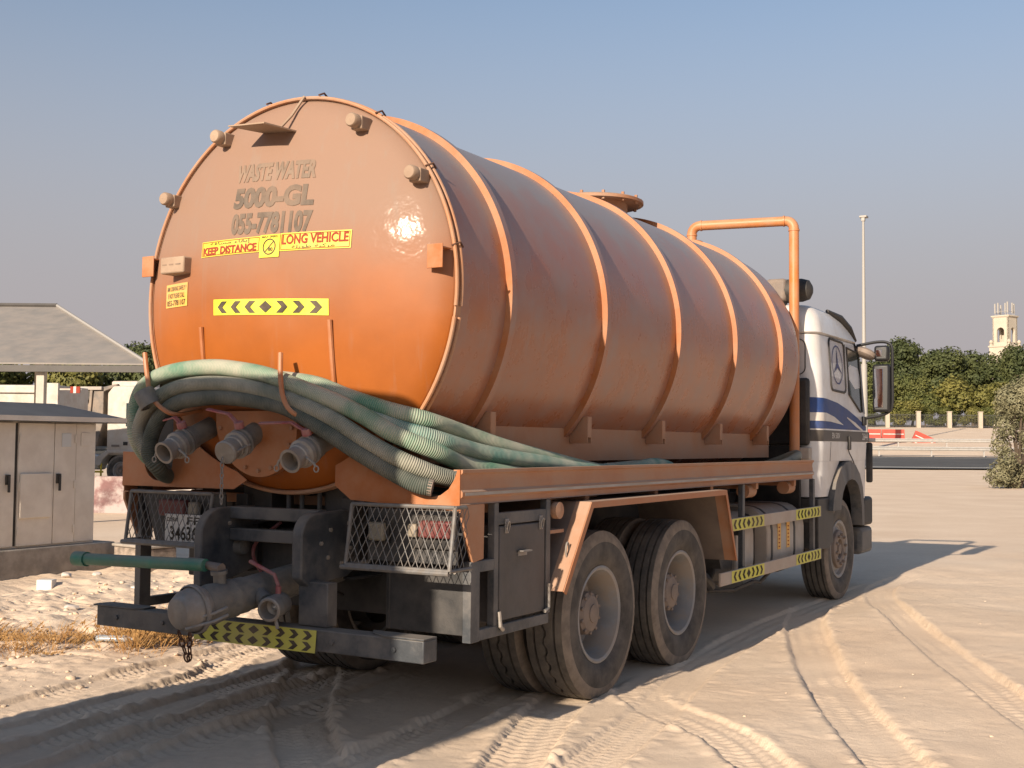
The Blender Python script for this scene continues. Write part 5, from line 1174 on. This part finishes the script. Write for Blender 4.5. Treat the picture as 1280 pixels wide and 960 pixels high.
bx('rear_lamp_box', 'fuel_grey', CAB, .98, 1.16, 4.80, 4.905, 1.48, 1.60, .01)
flat_poly(MB(), rrect(.72, 1.09, 2.34, 2.70, .07), lambda p, q: (p, YR - .004, q)).build('rear_hatch', 'cab_white', CAB, fix=False)
pl_ = rrect(.72, 1.09, 2.34, 2.70, .07); MB().tube([(p, YR - .004, q) for p, q in pl_ + pl_[:1]], .006, 5).build('hatch_seam', 'black', CAB)
bx('cab_base', 'chassis', CAB, -1.0, 1.0, 4.95, 6.9, .98, 1.10, .02)
bx('cab_floor', 'black', CAB, -.72, .72, 4.95, 6.9, 1.10, 1.455, .02)
# air intake on the roof edge
MB().lathe([(-.25, .001), (-.25, .09), (-.22, .12), (.12, .12), (.19, .10), (.22, .05), (.225, .001)], (.90, 5.06, 3.215), (1, 0, 0), 18).build('air_intake', 'black', CAB, 0, 40)
MB().tube([(.80, 5.06, 3.2), (.80, 5.0, 2.95)], .07, 12).build('intake_neck', 'black', CAB)
MB().box(.67, .88, 4.935, 5.185, 3.10, 3.335).build('intake_lit_side', 'hub', CAB, .03)  # brown colour stands in for sunlight on the intake's left part
# mirrors on their tube arm
mi_ = empty('mirror_arm'); mi_.parent = CAB
MB().tube(spline([(1.20, 6.66, 1.90), (1.28, 6.66, 1.935), (1.44, 6.66, 1.965), (1.535, 6.66, 2.02), (1.56, 6.66, 2.12), (1.56, 6.66, 2.45), (1.56, 6.66, 2.70), (1.52, 6.66, 2.775), (1.40, 6.65, 2.79), (1.18, 6.60, 2.75)], 6), .017, 8).build('tube', 'black_clean', mi_)
MB().box(1.19, 1.27, 6.60, 6.70, 1.85, 1.95).build('arm_foot', 'black', mi_, .015)
def mirror(x0, x1, z0, z1, nm):
    M_ = Matrix.Rotation(R(3), 3, 'Z'); c_ = Vector(((x0 + x1) / 2, 6.64, (z0 + z1) / 2)); w_ = x1 - x0; h_ = z1 - z0
    MB().obox(c_, (w_, .12, h_), M_).build(nm, 'black_clean', mi_, .03, seg=3); MB().obox(c_ + M_ @ Vector((-.025, -.066, 0)), (w_ - .095, .008, h_ - .10), M_).build('mirror_glass', 'mirror', mi_, .002)
m_ = mat('mirror', (.75, .77, .80), .03, 1.0)
mirror(1.355, 1.545, 2.0, 2.535, 'main_mirror'); mirror(1.375, 1.535, 2.57, 2.745, 'wide_mirror')
o = MB().lathe([(-.045, .001), (-.045, .08), (-.02, .115), (.02, .12), (.045, .09), (.055, .001)], (0, 0, 0), (.35, .25, .9), 24).build('kerb_mirror', 'hub', mi_, 0, 40); o.location = (1.28, 6.60, 2.66)
MB().tube([(1.18, 6.55, 2.74), (1.28, 6.60, 2.70)], .012, 6).build('kerb_mirror_stay', 'black', mi_)

# ------------------------------------------------------------------ hoses on the tanker (each one lies loose on hooks and tray)
def hose(pts, r, m, label, n=10, bore=True, collar=None):
    P = spline(pts, n); seg = 18; mb = MB(); mb.tube(P, r, seg, False)
    vs, fs = mb.v, mb.f; nr = len(P); acc = [0]
    for a, b in zip(P[:-1], P[1:]): acc.append(acc[-1] + (b - a).length)
    me_ = bpy.data.meshes.new('hose'); me_.from_pydata(vs, [], fs); uv = me_.uv_layers.new(name='UVMap'); k = 0
    for i in range(nr - 1):
        for s_ in range(seg):
            for (ii, ss) in ((i, s_), (i, s_ + 1), (i + 1, s_ + 1), (i + 1, s_)): uv.data[k].uv = (ss / seg, acc[ii]); k += 1
    o = link('hose', me_, m, None, 0, 60); tag(o, label, 'hose', 'suction hoses on the tanker')
    d = (P[-1] - P[-2]).normalized(); MB().lathe([(-.02, r), (.004, r), (.006, r * .72), (-.10, r * .70), (-.10, .001)], P[-1], d, seg).build('hose_end', 'hub', o, 0, 40)
    d0 = (P[0] - P[1]).normalized(); MB().lathe([(-.02, r), (.004, r), (.006, r * .72), (-.10, r * .70), (-.10, .001)], P[0], d0, seg).build('hose_end', 'hub', o, 0, 40)
    return o
HA = [(-1.0, -1.55, 1.43), (-1.0, -1.78, 1.50), (-1.005, -1.89, 1.617), (-1.014, -1.9, 1.726), (-1.005, -1.9, 1.835), (-0.949, -1.906, 1.925), (-0.801, -1.94, 1.989), (-0.595, -1.955, 2.028), (-0.333, -1.955, 2.039), (-0.102, -1.955, 2.017), (0.099, -1.95, 1.979), (0.345, -1.95, 1.902), (0.543, -1.936, 1.835), (0.721, -1.904, 1.755), (0.887, -1.859, 1.66), (1.033, -1.70, 1.575), (1.04, -1.40, 1.50), (1.09, -1.05, 1.45), (1.12, -.5, 1.41), (1.12, .6, 1.38)]
HB = [(-.93, -1.50, 1.41), (-.915, -1.75, 1.44), (-0.885, -1.90, 1.53), (-0.935, -1.93, 1.644), (-0.921, -1.935, 1.725), (-0.84, -1.955, 1.814), (-0.704, -1.975, 1.883), (-0.547, -1.975, 1.929), (-0.334, -1.975, 1.943), (-0.104, -1.975, 1.927), (0.119, -1.975, 1.885), (0.363, -1.975, 1.815), (0.561, -1.956, 1.734), (0.78, -1.913, 1.607), (0.978, -1.85, 1.507), (1.10, -1.66, 1.43), (1.15, -1.3, 1.39), (1.16, -.8, 1.38)]
HC = [(-.87, -1.55, 1.39), (-.85, -1.78, 1.40), (-0.80, -1.91, 1.45), (-0.831, -1.95, 1.529), (-0.81, -1.96, 1.636), (-0.724, -1.975, 1.751), (-0.592, -1.98, 1.829), (-0.426, -1.98, 1.858), (-0.216, -1.98, 1.864), (0.01, -1.98, 1.845), (0.218, -1.98, 1.810), (0.365, -1.98, 1.754), (0.517, -1.97, 1.677), (0.698, -1.94, 1.571), (0.864, -1.895, 1.478), (1.014, -1.845, 1.401), (1.095, -1.805, 1.380)]
HD = [(-.80, -1.86, 1.93), (-0.444, -1.875, 2.005), (-0.094, -1.875, 1.985), (0.322, -1.865, 1.940), (0.562, -1.835, 1.862), (0.778, -1.78, 1.794), (0.95, -1.66, 1.742), (0.97, -1.296, 1.675), (1.02, -0.95, 1.60), (1.06, -0.42, 1.52), (1.08, 0.166, 1.445), (1.06, .9, 1.39)]
HE = [(.20, -1.86, 1.90), (0.44, -1.873, 1.851), (0.642, -1.84, 1.772), (0.836, -1.789, 1.700), (1.02, -1.66, 1.638), (1.05, -1.325, 1.576), (1.09, -1.05, 1.538), (1.13, -0.65, 1.50), (1.14, -0.2, 1.455), (1.10, .2, 1.44), (1.0, .55, 1.44), (1.06, 1.1, 1.455), (1.12, 1.5, 1.40)]
hose(HA, .047, 'hose_green', 'topmost pale green hose arching over the rear of the tank')
hose(HB, .046, 'hose_grey', 'grey second hose from the top on the rear hooks')
hose(HC, .046, 'hose_dark', 'lowest dark hose ending in an open mouth at the tray corner')
hose(HD, .046, 'hose_green', 'green hose highest against the tank where the bundle runs forward')
hose(HE, .047, 'hose_teal', 'teal green hose reaching farthest forward along the side tray')
hose([(.62, -.2, 1.36), (1.0, .15, 1.40), (1.12, .60, 1.435), (1.14, .95, 1.47), (1.12, 1.30, 1.445), (1.0, 1.7, 1.39), (.9, 2.2, 1.37)], .05, 'hose_teal', 'blue hose bowing just above the middle of the side rail')
hose([(.8, 3.6, 1.37), (1.05, 4.1, 1.42), (1.13, 4.45, 1.50), (1.08, 4.60, 1.53), (.9, 4.68, 1.47), (.7, 4.70, 1.40)], .045, 'hose_grey', 'grey hose hump at the front end of the side rail')
c = MB().lathe([(-.05, .056), (-.05, .063), (.04, .063), (.05, .058), (.05, .040), (.03, .001)], (-.765, -2.04, 1.862), (-.45, -.22, .86), 22).build('hose_coupling', 'cast_grey', None, 0, 30)
tag(c, 'grey hose coupling resting on the left hook', 'coupling')

# ------------------------------------------------------------------ parked trucks behind on the left
DT = empty('dump_truck', (-27.68, 21.73, .02), R(-72)); tag(DT, 'white dump truck with a dirty grey bed parked behind the barriers', 'truck')
def db(name, m, x0, x1, y0, y1, z0, z1, bevel=.02, parent=None): return MB().box(x0, x1, y0, y1, z0, z1).build(name, m, parent or DT, bevel)
MB().prism([(-.56, 1.05), (1.30, 1.05), (1.36, 2.0), (1.05, 3.15), (.95, 3.42), (-.35, 3.45), (-.56, 3.2)], lambda p, q, t: (t, p, q), -2.45, -.02).build('cab', 'truck_white', DT, .06)
d_ = db('door', 'truck_white', -.02, .0, .02, 1.15, 1.1, 2.95, .004); MB().box(.001, .006, .18, 1.0, 2.05, 2.85).build('window', 'glass_tint', d_); MB().box(.001, .02, .10, .26, 1.40, 1.52).build('handle', 'black', d_)
db('cab_roof_fairing', 'truck_white', -2.3, -.15, -.5, .5, 3.40, 3.62, .06)
db('chassis', 'black', -2.0, -.5, -6.8, 1.2, .75, 1.05); db('fuel_tank', 'alu', -.6, -.05, -2.0, -.85, .55, 1.1, .08)
db('yellow_guard', 'yellow_sign', -.04, .0, -1.9, -.65, .45, .52, 0); db('yellow_guard', 'yellow_sign', -.06, -.03, -.78, -.72, .3, 1.05, 0)
for k in range(5): db('air_hose', 'black', -.9, -.8, -.95 + k * .06, -.92 + k * .06, 1.2, 1.9 - k * .07, .01)
MB().prism([(-.98, .70), (-.86, 1.02), (-.50, 1.22), (.50, 1.22), (.72, 1.0), (.80, .70), (.70, .70), (.62, .95), (.42, 1.12), (-.42, 1.12), (-.66, .92), (-.76, .70)], lambda p, q, t: (t, p, q), -.45, .03).build('fender', 'truck_white', DT, .02)
bed = MB().prism([(-6.8, 1.35), (-.95, 1.35), (-.72, 2.2), (-.72, 3.25), (-.2, 3.45), (-.2, 3.52), (-.8, 3.40), (-6.8, 3.40)], lambda p, q, t: (t, p, q), -2.48, -.04).build('dump_bed', 'truck_grey', DT, .02)
for k in range(8): MB().prism([(-6.6 + k * .75, 1.36), (-6.5 + k * .75, 1.36), (-6.35 + k * .75, 3.35), (-6.45 + k * .75, 3.35)], lambda p, q, t: (t, p, q), -.038, .03).build('bed_rib', 'truck_grey', bed, .01)
MB().box(-.04, .06, -6.8, -.75, 3.30, 3.42).build('bed_top_rail', 'fuel_grey', bed, .01)
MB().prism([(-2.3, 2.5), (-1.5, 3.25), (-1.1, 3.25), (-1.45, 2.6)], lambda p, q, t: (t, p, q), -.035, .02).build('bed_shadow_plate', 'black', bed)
for y in (0, -4.2, -5.5):
    for xs in (-.17, -2.3):
        w_ = wheel(DT, xs, y, 1 if xs > -1 else -1, ME_T2, ME_RIMF, ME_HUBF, .4, 0, .53)
        for c_ in w_.children:
            if c_.name.startswith('hub'): pass
o = MB().box(.001, .008, -.35, -.05, 1.35, 1.42).build('badge', 'truck_grey', DT)
x, y = at(36, -13.7); WT = empty('white_truck', (x, y, .02), R(-62)); tag(WT, 'white ribbed truck bed jutting in from the left behind the kiosk', 'truck')
def wb(name, m, x0, x1, y0, y1, z0, z1, bevel=.02, parent=None): return MB().box(x0, x1, y0, y1, z0, z1).build(name, m, parent or WT, bevel)
wbd = wb('bed', 'truck_white', -2.4, -.03, -6.5, 0, 1.2, 3.22)
for k in range(7): wb('bed_rib', 'truck_white', -.029, .05, -6.3 + k * .95, -6.12 + k * .95, 1.25, 2.7, .01, wbd)
wb('bed_top_rail', 'truck_white', -.029, .06, -6.5, -.02, 2.98, 3.14, .01, wbd); wb('bed_corner_post', 'truck_white', -.06, .07, -.32, .06, 1.2, 3.28, .01, wbd)
mk = wb('marker_board', 'print_red', .02, .05, .42, .72, 2.98, 3.18, .004); wb('marker_stripe', 'white_print', .051, .054, .52, .60, 2.98, 3.18, 0, mk); wb('marker_arm', 'truck_white', -.02, .018, .05, .75, 3.07, 3.12, .004)
wb('chassis', 'black', -1.9, -.5, -6.4, 0, .8, 1.18)
for y in (-1.2, -2.6, -5.4):
    for xs in (-.2, -2.25): wheel(WT, xs, y, 1 if xs > -1 else -1, ME_T2, ME_RIMF, ME_HUBF, .4, 0, .53)

# a truck waiting right behind the tanker, out of the picture: its shadow lies on the tanker's tail
QT = empty('queued_truck', (0, 0, 0)); tag(QT, 'boxy truck queued right behind the tanker, outside the photo, shading its tail', 'truck')
def qb(name, m, x0, x1, y0, y1, z0, z1, bevel=.02): return MB().box(x0, x1, y0, y1, z0, z1).build(name, m, QT, bevel)
mb = loft([ring(z, hw, -7.1, yf, .08, .12) for z, hw, yf in ((.95, 1.17, -4.62), (2.0, 1.17, -4.64), (2.85, 1.15, -4.72), (3.10, 1.12, -4.8), (3.16, .98, -4.95))])
o = mb.build('cab', 'truck_white', QT, 0, 40); o.location.x = -.24
o = qb('windscreen', 'glass_dark', -1.20, .73, -4.75, -4.63, 1.95, 2.75); o = qb('grille', 'black', -.9, .65, -4.625, -4.60, 1.05, 1.7)
qb('front_bumper', 'chassis_grey', -1.38, .93, -4.9, -4.56, .45, .95, .05); qb('body', 'truck_white', -1.40, .95, -12.5, -7.25, 1.15, 3.1); qb('chassis', 'black', -.6, .4, -12.4, -5.2, .7, 1.1)
for x0 in (-1.1, .4): qb('headlamp', 'white_lens', x0, x0 + .3, -4.615, -4.60, 1.0, 1.2)
for y in (-6.0, -10.6):
    for xs, sg in ((.78, 1), (-1.26, -1)): wheel(QT, xs, y, sg, ME_T2, ME_RIMF, ME_HUBF, .3, 0, .53)

# ------------------------------------------------------------------ small things on the sand
rw = random.Random(21); vs = []; fs = []
for k in range(34):
    if k < 22: cx, cy = rw.gauss(-3.35, .55), rw.gauss(-.62, .42)
    else: cx, cy = rw.gauss(-2.75, .25), rw.gauss(-.05, .22)
    if cx > -2.35: continue
    hh = rw.uniform(.04, .13) if k % 7 else rw.uniform(.18, .34)
    for j in range(95):
        a = rw.uniform(0, 6.28); r0 = abs(rw.gauss(0, .15)); px, py = cx + math.cos(a) * r0, cy + math.sin(a) * r0; pz = zg(px, py) - .01
        ln = hh * rw.uniform(.5, 1.1); tx, ty = px + math.cos(a) * ln * rw.uniform(.3, 2.0), py + math.sin(a) * ln * rw.uniform(.3, 2.0); w_ = .0032; q0 = len(vs)
        mx_, my_ = (px * .55 + tx * .45), (py * .55 + ty * .45)
        vs += [(px - w_, py, pz), (px + w_, py, pz), (mx_ + w_ * .8, my_, pz + ln * .62), (mx_ - w_ * .8, my_, pz + ln * .62), (tx, ty, pz + ln)]; fs += [(q0, q0 + 1, q0 + 2, q0 + 3), (q0 + 3, q0 + 2, q0 + 4)]
        if rw.random() < .6:
            q0 = len(vs); s_ = rw.uniform(.008, .018); vs += [(mx_ - s_, my_, pz + ln * .55), (mx_, my_ - s_, pz + ln * .62), (mx_ + s_, my_, pz + ln * .6), (mx_, my_ + s_, pz + ln * .7)]; fs.append((q0, q0 + 1, q0 + 2, q0 + 3))
me_ = bpy.data.meshes.new('dry_weeds'); me_.from_pydata(vs, [], fs); o = link('dry_weeds', me_, 'weed', None, 0, 0); tag(o, 'dry orange brown weeds on the sand left of the bumper', 'weeds', kind='stuff')
def rock_mesh(seed, m):
    r_ = random.Random(seed); bm = bmesh.new(); bmesh.ops.create_icosphere(bm, subdivisions=2, radius=1)
    for v in bm.verts: v.co *= r_.uniform(.72, 1.12)
    for v in bm.verts: v.co.z *= .6
    me__ = bpy.data.meshes.new('stone'); bm.to_mesh(me__); bm.free(); me__.materials.append(MATS[m]); return me__
# clods and pebbles: too many and small to count
rv = random.Random(9); mb = MB()
base = rock_mesh(1, 'sand'); bv = [v.co.copy() for v in base.vertices]; bf = [tuple(p.vertices) for p in base.polygons]
ico = bmesh.new(); bmesh.ops.create_icosphere(ico, subdivisions=1, radius=1); iv = [v.co.copy() for v in ico.verts]; if_ = [tuple(v.index for v in f.verts) for f in ico.faces]; ico.free()
for k in range(1250):
    if k < 1000: x, y = rv.uniform(-6.2, -1.7), rv.uniform(-3.0, 4.0)
    else: x, y = rv.uniform(1.4, 7), rv.uniform(-2.5, 9)
    s_ = (rv.random() ** 3) * .030 + .005 if k < 1000 else (rv.random() ** 5) * .010 + .002
    z = zg(x, y); M_ = Matrix.Rotation(rv.uniform(0, 6.28), 3, 'Z'); mb.add([Vector((x, y, z + s_ * .2)) + M_ @ Vector((v.x * s_ * rv.uniform(.75, 1.3), v.y * s_ * rv.uniform(.75, 1.2), v.z * s_ * .6)) for v in iv], if_)
o = mb.build('gravel', 'sand', None, fix=False, smooth=50); tag(o, 'clods and pebbles scattered over the sand', 'gravel', kind='stuff')
def stone(x, y, s_, m, label, cat='stone', name='stone', rz=0, sq=(1.2, .9, .8)):
    o = bpy.data.objects.new(name, rock_mesh(int(x * 100 + y * 10) % 97, m)); COL.objects.link(o); o.location = (x, y, zg(x, y) + s_ * .25); o.scale = (s_ * sq[0], s_ * sq[1], s_ * sq[2]); o.rotation_euler.z = rz; o.data.shade_smooth(); o.data.set_sharp_from_angle(angle=R(40)); tag(o, label, cat, 'loose stones by the kiosk'); return o
stone(-6.75, 2.35, .07, 'barrier_white', 'pale stone lying by the middle of the kiosk plinth'); stone(-6.7, 2.75, .06, 'barrier_white', 'pale stone at the foot of the plinth under the green handle')
stone(-5.6, 2.4, .10, 'paper', 'pale crumpled lump on the sand above the bumper end', rz=.5); stone(-4.6, 2.6, .07, 'dusty_lamp', 'brown stone on the sand near the hanging frame')
stone(-4.9, .9, .07, 'barrier_white', 'pale stone on the sand left of the bumper step'); stone(-7.3, 6.0, .11, 'barrier_white', 'brown stone on the lit sand behind the kiosk')
o = empty('foam_block', (-6.62, 1.98, zg(-6.62, 1.98)), R(25)); MB().box(-.09, .09, -.06, .06, -.02, .10).build('block', 'paper', o, .008); tag(o, 'small white block on the sand at the photo edge', 'block')
# crushed plastic bottle by the weeds
bt = empty('plastic_bottle', (-2.72, -.50, zg(-2.72, -.50) + .035), R(25))
MB().lathe([(-.14, .001), (-.14, .033), (-.12, .038), (-.05, .034), (-.02, .038), (.04, .033), (.08, .038), (.11, .028), (.13, .014), (.15, .013)], (0, 0, 0), (1, 0, 0), 20).build('bottle_body', 'bottle', bt, 0, 50)
MB().lathe([(.15, .015), (.17, .015), (.17, .001)], (0, 0, 0), (1, 0, 0), 14).build('bottle_cap', 'paper', bt)
for c_ in bt.children: c_.scale = (1, 1, .72)
tag(bt, 'crushed clear plastic bottle lying beside the dry weeds', 'bottle')
